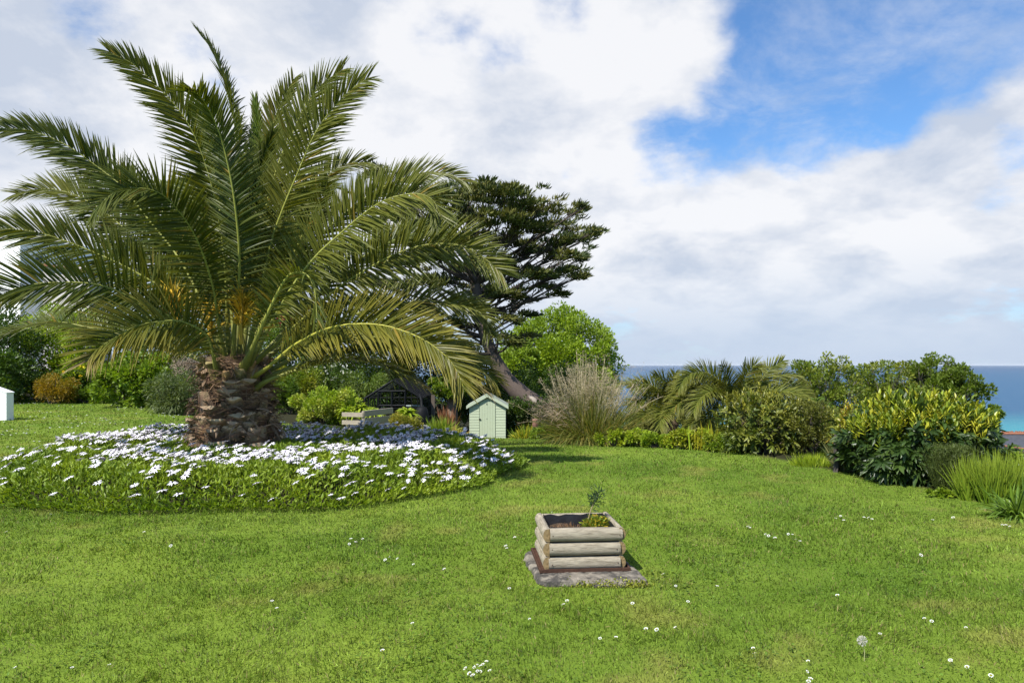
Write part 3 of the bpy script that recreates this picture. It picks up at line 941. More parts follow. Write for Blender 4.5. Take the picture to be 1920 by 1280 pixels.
# flower sprays among the fronds
for (px, py, Y, dirx, nn, sc) in ((452, 600, 9.75, 0.05, 150, 1.0), (345, 580, 9.9, -0.35, 120, 0.9), (560, 610, 10.5, 0.2, 50, 0.6), (400, 610, 10.0, -0.1, 90, 0.8)):
    b = W3(px, py + 45, Y)
    top = W3(px + dirx * 60, py - 35 * sc, Y)
    g = G()
    p, _ = spline([b, (b + top) / 2 + np.array([dirx * .1, -.05, 0]), top], 8)
    g.add(*tube(p, np.linspace(0.035, 0.015, 8), 6, col=(0.34, 0.23, 0.03)))
    u = rng.uniform(0.35, 1, nn)
    Pp = b + (top - b) * u[:, None]
    Dd = nrm(np.stack([rng.normal(size=nn) * 0.55 + dirx, rng.normal(size=nn) * 0.45 - 0.15, np.full(nn, 0.8)], 1))
    cc = np.array([0.50, 0.34, 0.03]) * rng.uniform(0.6, 1.25, (nn, 1))
    for wv in (0, 1):
        g.add(*blades(Pp, Dd, np.cross(Dd, rand_dirs(nn)), sc * rng.uniform(0.25, 0.5, nn), 0.013, 4, [1, 1, .9, .8, .4], rng.uniform(0.1, 0.5, nn), 0, cc))
    g.build('flower_spray', M_STEM, palm)

# ================================================================== daisy bed round the palm
def in_trunk(x, y, r=0.62):
    return np.hypot(x - PX, y - PY) < r


n = 130000
x = rng.uniform(-8.1, 0.25, n)
y = rng.uniform(7.1, 14.1, n)
br = bed_r(x, y)
keep = (br < 1.02) & ~in_trunk(x, y) & (rng.random(n) < np.clip(1.5 - (y - 7.2) * 0.13, 0.35, 1))
x, y, br = x[keep], y[keep], br[keep]
n = len(x)


def bed_top(x, y):
    """height of the leafy mounds above the ground"""
    e = sstep(1.04, 0.85, bed_r(x, y))
    m = 0.30 + 0.55 * vn(x, y, 0.55, 21) + 0.40 * vn(x, y, 0.20, 22)
    return 0.30 * (0.22 + 0.78 * e) * m


gzb = ground_z(x, y)
topb = bed_top(x, y)
h = rng.uniform(0, 1, n) ** 0.28
Pb = np.stack([x, y, gzb + topb * h * 0.92], 1)
Db = nrm(np.stack([rng.normal(size=n) * 0.55, rng.normal(size=n) * 0.55, np.full(n, 0.85)], 1))
edge = sstep(0.85, 1.0, br)[:, None]
outw = nrm(np.stack([(x - BED_C[0]) / BED_RX ** 2, (y - BED_C[1]) / BED_RY ** 2, np.zeros(n)], 1))
Db = nrm(Db + outw * edge * 0.6)
k = vn(x, y, 0.5, 23)[:, None]
cb = np.array([0.075, 0.135, 0.016]) * (1 - k) + np.array([0.15, 0.215, 0.024]) * k
cb = cb * rng.uniform(0.7, 1.3, (n, 1))
g = G().add(*blades(Pb, Db, rand_dirs(n), rng.uniform(0.05, 0.10, n), rng.uniform(0.016, 0.030, n), 2, [0.35, 1, 0.2], 0.15, 0.2, cb))
o = g.build('flower_bed_foliage', M_LEAF)
tag(o, 'dense low green foliage filling the round daisy bed', 'ground cover', kind='stuff')
bed_things = []


def daisy_mesh(name, cup, npet=13, r=0.047, fw=0.0125, white=(0.86, 0.84, 0.88), seed=0, stem=0.12):
    """ray petals, white above and mauve below, round a dark eye, on a stem; flower faces +Z"""
    a = np.arange(npet) * 2 * math.pi / npet + rng.normal(size=npet) * 0.09
    rd = np.stack([np.cos(a), np.sin(a), np.zeros(npet)], 1)
    tg = np.stack([-np.sin(a), np.cos(a), np.zeros(npet)], 1)
    Dp = nrm(rd * math.cos(cup) + UP * (math.sin(cup) + rng.normal(size=(npet, 1)) * 0.10))
    g = G()
    L = r * rng.uniform(0.85, 1.12, npet)
    V, Q, C = blades(rd * 0.007, Dp, tg, L, fw, 3, [0.45, 0.95, 1.0, 0.35], 0.12, 0.0, white)
    g.add(V, Q, C)
    V2, Q2, C2 = blades(rd * 0.007 - Dp * 0 - UP * 0.0014, Dp, tg, L, fw * 0.9, 3, [0.45, 0.95, 1.0, 0.35], 0.12, 0.0, (0.33, 0.25, 0.36), (0.55, 0.47, 0.58))
    g.add(V2, Q2, C2)
    ring = np.array([[0.012 * math.cos(t), 0.012 * math.sin(t), 0.0015] for t in np.linspace(0, 2 * math.pi, 8, endpoint=False)])
    top = np.array([[0.006 * math.cos(t), 0.006 * math.sin(t), 0.006] for t in np.linspace(0, 2 * math.pi, 8, endpoint=False)])
    i = np.arange(8)
    g.add(np.concatenate([ring, top]), np.concatenate([np.stack([i, (i + 1) % 8, 8 + (i + 1) % 8, 8 + i], 1), [[8, 9, 10, 11], [8, 11, 12, 15], [12, 13, 14, 15]]]), (0.05, 0.035, 0.10))
    sp = np.array([[0, 0, -0.001], [0.004, 0.003, -stem * 0.5], [0.016, 0.004, -stem]])
    g.add(*tube(sp, 0.0022, 4, col=(0.10, 0.14, 0.03)))
    return g


# flowers: positions over the bed, thicker in the middle band, few along the front rim
n = 9000
x = rng.uniform(-8.0, 0.15, n)
y = rng.uniform(7.2, 14.0, n)
br = bed_r(x, y)
front = (BED_C[1] - y) / BED_RY
den = np.interp(br, [0, 0.5, 0.72, 0.84, 0.93, 0.98, 1.0], [0.9, 0.85, 0.66, 0.54, 0.40, 0.14, 0.0])
den = np.where(y > 10.2, np.interp(br, [0, 0.9, 1.0], [1.0, 0.95, 0.4]), den)
den = np.where((x > -1.3) & (y > 8.6), np.maximum(den, 0.75 * (br < 0.98)), den)
den = den * (0.25 + 1.35 * sstep(0.28, 0.62, vn(x, y, 0.75, 31)))
near = np.where((x < -4.4) & (x > -5.6) & (y < 11.5) & (y > 9.3), 0.6, 1)
keep = (br < 1.0) & (rng.random(n) < den * near * 0.44) & ~in_trunk(x, y, 0.72)
x, y = x[keep], y[keep]
# the two or three that stand out at the front rim
hand = [(385, 916), (278, 940), (328, 925), (572, 900), (690, 942), (682, 938), (928, 905), (932, 897), (700, 920), (655, 905), (640, 918), (260, 938), (100, 915), (270, 928), (470, 892), (510, 917), (620, 915), (757, 905)]
hx, hy = [], []
for px, py in hand:
    Y = 1280 * (EYE - 0.22) / (py - HZ)
    hx.append(WX(px, Y))
    hy.append(Y)
hx, hy = np.array(hx), np.array(hy)
inb = bed_r(hx, hy) < 1.02
hx, hy = hx[inb], hy[inb]
x = np.concatenate([hx, x])
y = np.concatenate([hy, y])
order = np.argsort(y - (x > 0) * 0)
x, y = x[order], y[order]
zf = ground_z(x, y) + bed_top(x, y) + rng.uniform(0.015, 0.09, len(x))
print('daisies', len(x))
OPEN = [daisy_mesh('d', rng.uniform(-0.1, 0.25), npet=rng.integers(10, 13)) for _ in range(4)]
SHUT = [daisy_mesh('d', rng.uniform(0.75, 1.15), npet=rng.integers(10, 13), r=0.042) for _ in range(3)]
protos = [q.build('daisy', M_PETAL) for q in OPEN + SHUT]


def face_rot(i, shut):
    d = SUN + Vector(rng.normal(size=3) * (0.42 if not shut else 0.5)) + Vector((0, 0.1, 1.1))
    return d.to_track_quat('Z', 'Y').to_matrix() @ Matrix.Rotation(rng.uniform(0, 6.28), 3, 'Z')


rest = G()
used = 0
for i in range(len(x)):
    pxx = 960 + x[i] / y[i] * F
    shade = np.interp(y[i], [9.6, 11.2, 12.5], [0.06, 0.45, 0.85])
    shut = rng.random() < shade
    k = (rng.integers(0, 4) if not shut else 4 + rng.integers(0, 3))
    Rm = face_rot(i, shut)
    s = rng.choice([0.7, 0.85, 1.0, 1.15]) * rng.uniform(0.9, 1.15)
    if used < 300:
        ob = protos[k] if protos[k].get('label') is None else protos[k].copy()
        if ob.name not in COL.objects:
            COL.objects.link(ob)
        ob.location = (x[i], y[i], zf[i])
        ob.rotation_mode = 'QUATERNION'
        ob.rotation_quaternion = Rm.to_quaternion()
        ob.scale = (s, s, s)
        if shut:
            lab = 'half closed mauve daisy in the round bed under the palm'
        elif y[i] < 8.35:
            lab = 'open white daisy along the front rim of the round bed'
        elif pxx > 560:
            lab = 'open white daisy in the bed to the right of the palm trunk'
        elif pxx < 340:
            lab = 'open white daisy in the bed to the left of the palm trunk'
        else:
            lab = 'open white daisy in the bed just before the palm trunk'
        tag(ob, lab, 'daisy', 'daisies in the round bed')
        used += 1
    else:
        q = (OPEN + SHUT)[k]
        Rn = np.array(Rm) * s
        for V, Q, C in zip(q.V, q.Q, q.C):
            rest.n = rest.n
        V = np.concatenate(q.V) @ Rn.T + np.array([x[i], y[i], zf[i]])
        rest.add(V, np.concatenate(q.Q), np.concatenate(q.C))
for pz in protos:
    if pz.get('label') is None:
        bpy.data.objects.remove(pz)
o = rest.build('daisies', M_PETAL)
tag(o, 'mass of white and mauve daisies further back in the round bed', 'daisies', kind='stuff')

# ================================================================== grass of the lawn
SLAB_C = (0.545, 5.33)


def grass_zone(y0, y1, dens, hh, wd, xl=None, rows=2):
    x0, x1 = -0.9 * y1 - 0.6, 0.9 * y1 + 2.6
    if xl is not None:
        x1 = xl
    x1 = min(x1, 8.5)
    n = int((x1 - x0) * (y1 - y0) * dens)
    x = rng.uniform(x0, x1, n)
    y = rng.uniform(y0, y1, n)
    keep = (x > -0.9 * y - 0.6) & (x < 0.9 * y + 2.6) & (lawn_mask(x, y) > rng.random(n) * 0.9 + 0.05)
    keep &= ~((np.abs(x - SLAB_C[0]) < 0.36) & (np.abs(y - SLAB_C[1]) < 0.34))
    keep &= rng.random(n) < 0.45 + 0.75 * vn(x, y, 0.10, 40)
    x, y = x[keep], y[keep]
    n = len(x)
    hmod = 0.55 + 0.5 * vn(x, y, 0.6, 41) + 0.6 * sstep(0.6, 0.95, vn(x, y, 0.16, 42))
    nearb = np.exp(-np.abs(bed_r(x, y) - 1.0) * 28)
    hmod = hmod + nearb * 0.9
    a1, a2 = vn(x, y, 0.35, 43) * 6.28 * 1.5, rng.uniform(0, 6.28, n)
    lean = rng.uniform(0.15, 1.25, n)
    dx_ = np.cos(a1) * 0.5 + np.cos(a2) * 0.8
    dy_ = np.sin(a1) * 0.5 + np.sin(a2) * 0.8
    band = np.where(np.sin((x * 0.80 + y * 0.60) * 2 * math.pi / 1.15 + 0.6 * vn(x, y, 2.0, 44)) > 0, 1.0, -1.0)     # mower passes
    dx_ = dx_ + 0.30 * band * -0.6
    dy_ = dy_ + 0.30 * band * 0.8
    Dg = nrm(np.stack([dx_ * lean, dy_ * lean, np.ones(n)], 1))
    c = lawn_col(x, y) * rng.choice([0.45, 0.7, 0.9, 1.15, 1.6], n)[:, None] * rng.uniform(0.85, 1.15, (n, 1))
    dry = rng.random(n) < 0.07
    c[dry] = np.array([0.27, 0.23, 0.09]) * rng.uniform(.7, 1.2, (dry.sum(), 1))
    P_ = np.stack([x, y, ground_z(x, y) - 0.003], 1)
    return blades(P_, Dg, rand_dirs(n), hh * hmod * rng.uniform(0.6, 1.3, n), wd * rng.uniform(.7, 1.3, n), rows, [1, 0.8, 0.08] if rows == 2 else [1, .08], 0.3 * lean, 0, c)


g = G()
g.add(*grass_zone(3.0, 5.0, 7500, 0.037, 0.0046))
g.add(*grass_zone(5.0, 7.5, 4200, 0.038, 0.0066))
g.add(*grass_zone(7.5, 11, 1900, 0.046, 0.0095, rows=1))
g.add(*grass_zone(11, 16, 800, 0.05, 0.015, rows=1))
g.add(*grass_zone(16, 33.5, 220, 0.055, 0.03, xl=1.5, rows=1))
o = g.build('lawn_grass', M_GRASS)
tag(o, 'short mown green grass covering the lawn', 'grass', kind='stuff')

# broad leaved weeds and clover in patches
n = 26000
x = rng.uniform(-6, 6, n)
y = rng.uniform(3.1, 9.5, n)
keep = (np.abs(x) < 0.85 * y) & (lawn_mask(x, y) > 0.9) & (vn(x, y, 0.32, 91) * .6 + vn(x, y, .9, 92) * .4 > 0.66) & ~((np.abs(x - SLAB_C[0]) < 0.42) & (np.abs(y - SLAB_C[1]) < 0.42))
x, y = x[keep], y[keep]
n = len(x)
Dw = nrm(np.stack([rng.normal(size=n), rng.normal(size=n), np.full(n, .45)], 1))
g = G().add(*blades(np.stack([x, y, ground_z(x, y) + rng.uniform(.012, .034, n)], 1), Dw, np.cross(Dw, UP), rng.uniform(.012, .030, n), rng.uniform(.010, .016, n), 2, [.4, 1, .35], .2, 0.2, np.array([0.10, 0.17, 0.022]) * rng.uniform(.6, 1.5, (n, 1))))
o = g.build('lawn_weeds', M_GRASS)
tag(o, 'patches of clover and broad leaved weeds in the lawn', 'weeds', kind='stuff')

# daisies and clover heads in the lawn
pxs = [(205, 1245), (135, 1250), (510, 1128), (519, 1141), (95, 962), (889, 1254), (893, 1250), (900, 1250), (905, 1246), (912, 1243), (895, 1262), (880, 1262), (886, 1265), (901, 1262), (872, 1257), (918, 1261),
       (955, 1105), (1063, 1126), (1056, 1133), (993, 1164), (1125, 1197), (1155, 1194), (1186, 1132), (1211, 1180), (1231, 1182), (1266, 1177), (1267, 1099), (1412, 1217), (1414, 1224), (1515, 1238), (1514, 1257), (1520, 1273),
       (1516, 1277), (1782, 1236), (1783, 1240), (1813, 1247), (1858, 1268), (1733, 1158), (1747, 1163), (1811, 1173), (1650, 1187), (1570, 1112), (1727, 1038), (1435, 999), (1441, 1003), (1453, 1008), (1478, 1001), (1486, 1002), (1492, 1010),
       (1500, 1012), (1402, 985), (1406, 987), (1576, 966), (1582, 974), (1567, 972), (1620, 970), (1628, 970), (1635, 972), (1749, 973), (1787, 970), (1880, 983), (1886, 984), (1893, 985), (730, 1045), (722, 1051), (745, 1048), (775, 1058), (658, 1012),
       (667, 1015), (680, 1012), (655, 1019), (950, 1028), (948, 1023), (270, 997), (320, 1022), (28, 1252), (11, 995), (833, 1068), (773, 1170), (717, 1220), (1035, 961), (965, 1008), (1243, 1073), (1345, 1097), (1290, 1125)]
PD = []
for k in range(2):
    gg = daisy_mesh('d', 0.25 + 0.4 * k, npet=12, r=0.0062, fw=0.0034, stem=0.045)
    PD.append(gg)
pd = []
for q in PD:
    # small daisies have a yellow eye and no mauve: recolour by radius
    V = np.concatenate(q.V)
    C = np.concatenate([np.array(c) for c in q.C])
    C[(C[:, 0] > 0.3)] = (0.86, 0.86, 0.84)
    eye = (C[:, 2] > 0.09) & (C[:, 0] < 0.06)
    C[eye] = (0.65, 0.42, 0.03)
    V[eye] *= np.array([.22, .22, .35])
    gg = G().add(V * np.array([1, 1, 1]), np.concatenate(q.Q), C)
    pd.append(gg.build('lawn_daisy', M_PETAL))
for i, (px, py) in enumerate(pxs):
    Y = 1280 * (EYE - 0.03) / (py - HZ)
    X = WX(px, Y)
    src = pd[i % 2]
    ob = src if src.get('label') is None else src.copy()
    if ob.name not in COL.objects:
        COL.objects.link(ob)
    ob.location = (X, Y, float(ground_z(X, Y)) + rng.uniform(0.026, 0.042))
    s = rng.uniform(0.65, 1.05) * (1 + 0.08 * max(0, Y - 3.5))
    ob.scale = (s, s, s)
    d = SUN + Vector(rng.normal(size=3) * 0.45) + Vector((0, 0.25, 0.9))
    ob.rotation_mode = 'QUATERNION'
    ob.rotation_quaternion = d.to_track_quat('Z', 'Y')
    if px < 700 and py > 900:
        lab = 'tiny white daisy in the grass before the flower bed'
    elif 860 < px < 925 and py > 1235:
        lab = 'tiny white daisy in the clump at the bottom edge of the lawn'
    elif px < 1300:
        lab = 'tiny white daisy in the grass around the log planter'
    else:
        lab = 'tiny white daisy in the open grass right of the log planter'
    tag(ob, lab, 'daisy', 'small daisies in the lawn')
# the specks of daisies over the far left lawn
n = 1500
x = rng.uniform(-27, -7, n)
y = rng.uniform(12, 31, n)
keep = (np.abs(x) < 0.85 * y) & (lawn_mask(x, y) > 0.8) & (vn(x, y, 1.4, 51) > 0.50) & (bed_r(x, y) > 1.05)
x, y = x[keep], y[keep]
n2 = len(x)
g = G()
a = rng.uniform(0, 6.28, n2)
Pd = np.stack([x, y, ground_z(x, y) + 0.05], 1)
for q in range(3):
    aa = a + q * 1.05
    Dd = np.stack([np.cos(aa), np.sin(aa), np.full(n2, 0.15)], 1)
    g.add(*blades(Pd - Dd * 0.02, Dd, np.stack([-np.sin(aa), np.cos(aa), np.zeros(n2)], 1), 0.045, 0.028, 2, [.5, 1, .4], 0, 0, (0.82, 0.82, 0.80)))
o = g.build('lawn_daisies', M_PETAL)
tag(o, 'scattered specks of white daisies over the far lawn at left', 'daisies', kind='stuff')
# dandelion clock
Y = 1280 * (EYE - 0.12) / (1196 - HZ)
X = WX(1617, Y)
t = thing('dandelion_clock', 'pale round dandelion seed head on a thin stalk in the lawn', 'dandelion', (X, Y, 0))
zb = float(ground_z(X, Y))
p = np.array([[X + .01, Y, zb], [X + .012, Y, zb + .05], [X, Y, zb + .105]])
G().add(*tube(p, 0.0022, 5, col=(0.30, 0.30, 0.14))).build('stalk', M_STEM, t)
d = rand_dirs(140)
G().add(*blades(np.array([X, Y, zb + .11]) + d * 0.004, d, rand_dirs(140), 0.024, 0.003, 2, [.2, .4, 1], 0, 0, (0.5, 0.48, 0.42))).build('seed_head', M_PETAL, t)

# ================================================================== log planter on its stone slab
pr = math.radians(4.5)
PC = np.array([0.525, 5.42, 0.055])
HWX, HWY = 0.315, 0.29


def rotp(v):
    v = np.asarray(v, float)
    c, s_ = math.cos(pr), math.sin(pr)
    return np.stack([v[..., 0] * c - v[..., 1] * s_, v[..., 0] * s_ + v[..., 1] * c, v[..., 2]], -1)


planter = thing('log_planter', 'square planter of three rows of weathered half logs, on the stone slab in the lawn', 'planter', PC)


def half_log(ln, r, out):
    """half-round log along x, flat at the back (y=0), bulging to -y"""
    ns = 14
    xs = np.linspace(-ln / 2, ln / 2, ns)
    th = np.linspace(-math.pi / 2, math.pi / 2, 11)
    V, C = [], []
    ph = rng.uniform(0, 10, 4)
    for x_ in xs:
        w_ = 1 + 0.03 * math.sin(x_ * 9 + ph[0]) + 0.012 * rng.normal()
        for t_ in th:
            V.append([x_, -out * math.cos(t_) ** 0.75 * w_, r * math.sin(t_) * (1 + 0.015 * math.sin(x_ * 13 + ph[1]))])
    m = len(th)
    ix = np.arange(ns * m).reshape(ns, m)
    Q = np.stack([ix[:-1, :-1], ix[1:, :-1], ix[1:, 1:], ix[:-1, 1:]], -1).reshape(-1, 4).tolist()
    Q += [[ix[i, 0], ix[i, -1], ix[i + 1, -1], ix[i + 1, 0]] for i in range(ns - 1)]
    E = []
    for e, rev in ((0, 0), (ns - 1, 1)):
        for j in range(m // 2):
            if j + 1 <= m - 2 - j:
                f = [ix[e, j], ix[e, j + 1], ix[e, m - 2 - j], ix[e, m - 1 - j]]
                E.append(f if rev else f[::-1])
    return np.array(V), np.array(Q), np.array(E)


def put_log(ln, r, out, c, ang, nails=False):
    V, Q, E = half_log(ln, r, out)
    g = G().add(V, Q, (0.4, 0.35, 0.28), 0)
    g.add(V, E, (0.2, 0.14, 0.07), 1)
    o = g.build('log', [M_LOG, M_LOGEND], planter, local=True, smooth=False)
    for p_ in o.data.polygons:
        p_.use_smooth = p_.material_index == 0
    o.location = Vector(rotp(np.array(c)))
    o.rotation_euler = (0, 0, ang + pr)
    if nails:
        gn = G()
        for sx_ in (-1, 1):
            a0 = np.array([sx_ * (ln / 2 - rng.uniform(.015, .03)), -out * .985, r * rng.uniform(-.1, .3)])
            gn.add(*tube(np.array([a0, a0 + np.array([0, -.004, 0])]), .0042, 8))
        nl_ = gn.build('nail', M_RUST, o, local=True)
    return o


for lv in range(3):
    zc = 0.053 + lv * 0.106
    jx = rng.normal() * 0.004
    put_log(0.545 + rng.uniform(-.006, .006), 0.051, 0.055, (jx, -HWY + 0.045, zc), 0, True)
    put_log(0.545, 0.051, 0.05, (jx, HWY - 0.045, zc), math.pi)
    put_log(0.56, 0.051, 0.05, (-HWX + 0.05, 0.0, zc + 0.002), -math.pi / 2)
    put_log(0.56, 0.051, 0.05, (HWX - 0.05, 0.0, zc + 0.002), math.pi / 2)
# black liner inside, folded over a little
g = G()
li = [(-0.252, -0.232), (0.252, -0.232), (0.252, 0.232), (-0.252, 0.232)]
for a_, b_ in zip(li, li[1:] + li[:1]):
    k = 9
    u = np.linspace(0, 1, k)
    bx_ = a_[0] + (b_[0] - a_[0]) * u
    by_ = a_[1] + (b_[1] - a_[1]) * u
    top_ = 0.312 + rng.normal(size=k) * 0.005
    wob_ = 1 - np.abs(rng.normal(size=k)) * 0.02
    V = np.concatenate([np.stack([bx_, by_, np.full(k, 0.03)], 1), np.stack([bx_ * wob_, by_ * wob_, np.full(k, 0.2)], 1), np.stack([bx_ * 0.995, by_ * 0.995, top_], 1)])
    ix = np.arange(3 * k).reshape(3, k)
    g.add(rotp(V), np.stack([ix[:-1, :-1], ix[:-1, 1:], ix[1:, 1:], ix[1:, :-1]], -1).reshape(-1, 4))
g.build('liner', M_LINER, planter, local=True)
k = 14
sxv, syv = np.meshgrid(np.linspace(-.25, .25, k), np.linspace(-.23, .23, k))
szv = 0.185 + 0.04 * vn(sxv + 3, syv + 3, 0.1, 3) + 0.02 * rng.random(sxv.shape)
ix = np.arange(k * k).reshape(k, k)
G().add(rotp(np.stack([sxv, syv, szv], -1).reshape(-1, 3)), np.stack([ix[:-1, :-1], ix[:-1, 1:], ix[1:, 1:], ix[1:, :-1]], -1).reshape(-1, 4)).build('soil', M_SOIL, planter, local=True)

# stone slab, irregular, chipped edge
outl = [(-0.43, 0.33), (-0.36, 0.38), (0.25, 0.40), (0.33, 0.32), (0.36, 0.12), (0.41, -0.20), (0.425, -0.37), (0.36, -0.395), (0.12, -0.405), (-0.10, -0.395), (-0.28, -0.405), (-0.35, -0.33), (-0.40, -0.05), (-0.43, 0.20)]
ol, _ = spline([(a_, b_, 0) for a_, b_ in outl + outl[:1]], 72)
ol = ol[:-1]
ol[:, :2] *= 1 + rng.normal(size=(len(ol), 1)) * 0.012
rings = []
for sc_, z_ in ((1.0, -0.05), (1.02, 0.01), (1.0, 0.035), (0.95, 0.05), (0.75, 0.053), (0.45, 0.053), (0.12, 0.053)):
    rg = ol * np.array([sc_, sc_, 0]) + np.array([0, 0, z_])
    rg = rg + rng.normal(size=rg.shape) * np.array([0.005, 0.005, 0.003])
    rings.append(rg)
mm = len(ol)
ix = np.arange(len(rings) * mm).reshape(len(rings), mm)
Q = np.stack([ix[:-1], np.roll(ix[:-1], -1, 1), np.roll(ix[1:], -1, 1), ix[1:]], -1).reshape(-1, 4)
o = G().add(np.concatenate(rings) + np.array([SLAB_C[0] - 0.0, SLAB_C[1], 0]), Q).build('stone_slab', M_STONE)
tag(o, 'rough grey lichened stone slab in the grass under the log planter', 'slab')
# rusty frame under the planter
g = G()
for c_, s_ in (((0, -0.308, 0), (0.69, 0.012, 0.024)), ((0, 0.302, 0), (0.69, 0.012, 0.024)), ((-0.338, -0.003, 0), (0.012, 0.595, 0.024)), ((0.338, -0.003, 0), (0.012, 0.595, 0.024))):
    v, q = box(c_, s_)
    g.add(rotp(v) + PC + np.array([0, 0, 0.010]), q)
v, q = box((0, 0, -0.008), (0.66, 0.60, 0.014))
g.add(rotp(v) + PC + np.array([0, 0, 0.010]), q)
o = g.build('metal_tray', M_RUST)
tag(o, 'rusty brown metal tray between the log planter and the stone slab', 'tray')
# the little conifer sprig and low plants in the planter
LP = lambda x_, y_, z_: rotp(np.array([x_, y_, z_])) + PC
t = thing('conifer_seedling', 'thin leaning stem with a tuft of dark needles, in the log planter', 'seedling', LP(0.07, 0.02, 0.25))
b = LP(0.07, 0.02, 0.25)
e = W3(1122, 925, 5.5)
p, _ = spline([b, b * 0.5 + e * 0.5 + np.array([-.012, 0, .005]), e], 9)
G().add(*tube(p, np.linspace(0.006, 0.003, 9), 6, col=(0.23, 0.19, 0.10))).build('stem', M_STEM, t, smooth=True)
n = 230
u = rng.uniform(0, 1, n)
cpt = p[5] + (e - p[5]) * u[:, None] + rng.normal(size=(n, 3)) * 0.024 * np.array([1, 1, 1.2])
cpt[:, 2] += 0.01
Dn = nrm(rand_dirs(n) * 0.8 + UP * 0.3 + (cpt - p[6]) * 5)
G().add(*blades(cpt, Dn, rand_dirs(n), rng.uniform(0.02, 0.055, n), 0.008, 2, LEAF_PROF, 0, 0, np.array([0.022, 0.05, 0.018]) * rng.uniform(.6, 1.5, (n, 1)))).build('needles', M_NEEDLE, t)
t = thing('low_plant', 'small yellow green leafy plant in the right half of the log planter', 'plant', LP(0.13, 0.0, 0.25))
g = G()
for cx_, cy_, rr_, nn_ in ((0.13, 0.0, 0.095, 560), (0.19, 0.05, 0.075, 320), (0.08, -0.06, 0.05, 150)):
    c_ = LP(cx_, cy_, 0.262)
    d = rand_dirs(nn_)
    d[:, 2] = np.abs(d[:, 2])
    g.add(*blades(c_ + d * rr_ * rng.uniform(.4, 1.1, (nn_, 1)) * np.array([1, 1, 0.8]), nrm(d + UP * .5 + rng.normal(size=d.shape) * .4), rand_dirs(nn_), rng.uniform(.016, .034, nn_), .012, 2, LEAF_PROF, .1, .2,
                  np.where(rng.random((nn_, 1)) < 0.2, np.array([[0.33, 0.25, 0.03]]), np.array([[0.10, 0.15, 0.02]])) * rng.uniform(.6, 1.3, (nn_, 1))))
g.build('leaves', M_LEAF, t)
t = thing('withered_plant', 'dry brownish pink withered plant at the back left of the planter soil', 'plant', LP(-0.04, -0.02, 0.25))
n = 160
c_ = LP(-0.05, -0.03, 0.245)
d = rand_dirs(n)
d[:, 2] = np.abs(d[:, 2])
G().add(*blades(c_ + d * np.array([0.13, 0.07, 0.02]), nrm(d + UP * .7), rand_dirs(n), rng.uniform(.02, .055, n), .007, 2, LEAF_PROF, .1, .2, np.array([0.10, 0.065, 0.05]) * rng.uniform(.5, 1.6, (n, 1)))).build('leaves', M_LEAF, t)
# weeds along the front of the slab
t = thing('slab_weeds', 'fringe of tiny round leaved weeds along the front of the stone slab', 'weeds', (SLAB_C[0] + .1, SLAB_C[1] - 0.40, 0))
n = 900
x = np.concatenate([rng.normal(0.60, 0.11, n // 2), rng.normal(0.88, 0.07, n // 2)])
y = SLAB_C[1] - 0.405 + rng.normal(size=n) * 0.018
z = np.abs(rng.normal(size=n)) * 0.022
G().add(*blades(np.stack([x, y, z], 1), nrm(rng.normal(size=(n, 3)) + UP * .6 + np.array([0, -.5, 0])), rand_dirs(n), rng.uniform(.008, .018, n), .011, 2, [.4, 1, .5], .1, 0, np.array([0.16, 0.19, 0.035]) * rng.uniform(.5, 1.3, (n, 1)))).build('leaves', M_LEAF, t)

# ================================================================== the sage green garden shed
SY_ = 33.0
SXc = WX(914, SY_)
SZ = float(ground_z(SXc, SY_))
shed = thing('garden_shed', 'small sage green wooden shed with a pitched roof at the end of the lawn', 'shed', (SXc, SY_, SZ))
HW, HE, HR, DP = 0.875, 1.62, 2.12, 1.9
base = np.array([SXc, SY_, SZ])
g = G()
V, Q = prism([(-HW + .03, 0.0), (HW - .03, 0.0), (HW - .03, HE), (0, HR - .03), (-HW + .03, HE)], 0.03, DP)
g.add(V + base, Q)
nb = 15
for i in range(nb):                                   # shiplap boards, each lapping the one below
    z0, z1 = i * 0.133, (i + 1) * 0.133 - 0.007
    if z0 > HR - 0.08:
        break
    hw0 = HW if z1 <= HE else HW * max(0.02, (HR - z1) / (HR - HE))
    for xa, xb in (((-hw0, -0.40), (0.40, hw0)) if z1 < 1.84 else ((-hw0, hw0),)):
        if xb - xa < 0.03 or (xa > xb):
            continue
        V = np.array([[xa, 0.028, z0], [xb, 0.028, z0], [xb, 0.028, z1], [xa, 0.028, z1], [xa, 0.0, z0], [xb, 0.0, z0], [xb, 0.013, z1], [xa, 0.013, z1]])
        g.add(V + base, [[4, 5, 6, 7], [0, 3, 2, 1], [0, 1, 5, 4], [3, 7, 6, 2], [0, 4, 7, 3], [1, 2, 6, 5]])
    for sgn in (-1, 1):
        if z1 <= HE:
            v, q = box((sgn * (HW - 0.012), DP / 2, (z0 + z1) / 2), (0.03, DP - 0.06, z1 - z0))
            g.add(v + base, q)
g.build('wall', M_SHED, shed)
g = G()
for i in range(6):
    v, q = box((-0.315 + i * 0.126, -0.012, 0.915), (0.1215, 0.028, 1.77))
    g.add(v + base, q)
door = g.build('door', M_SHED, shed)
g = G()
v, q = box((-0.40 + 0.03, -0.035, 0.94), (0.05, 0.03, 0.10))
g.add(v + base, q)
g.add(*[(a + base if i == 0 else a) for i, a in enumerate(tube(np.array([[-0.42, -0.06, 0.97], [-0.31, -0.06, 0.95]]), 0.016, 6))])
g.build('handle', M_BLACK, door)
g = G()
v, q = box((-0.03, -0.034, 1.69), (0.03, 0.02, 0.08))
g.add(v + base, q)
v, q = box((-0.03, -0.034, 0.98), (0.025, 0.02, 0.025))
g.add(v + base, q)
g.build('latch', M_BLACK, door)
ov = 0.13
g = G()
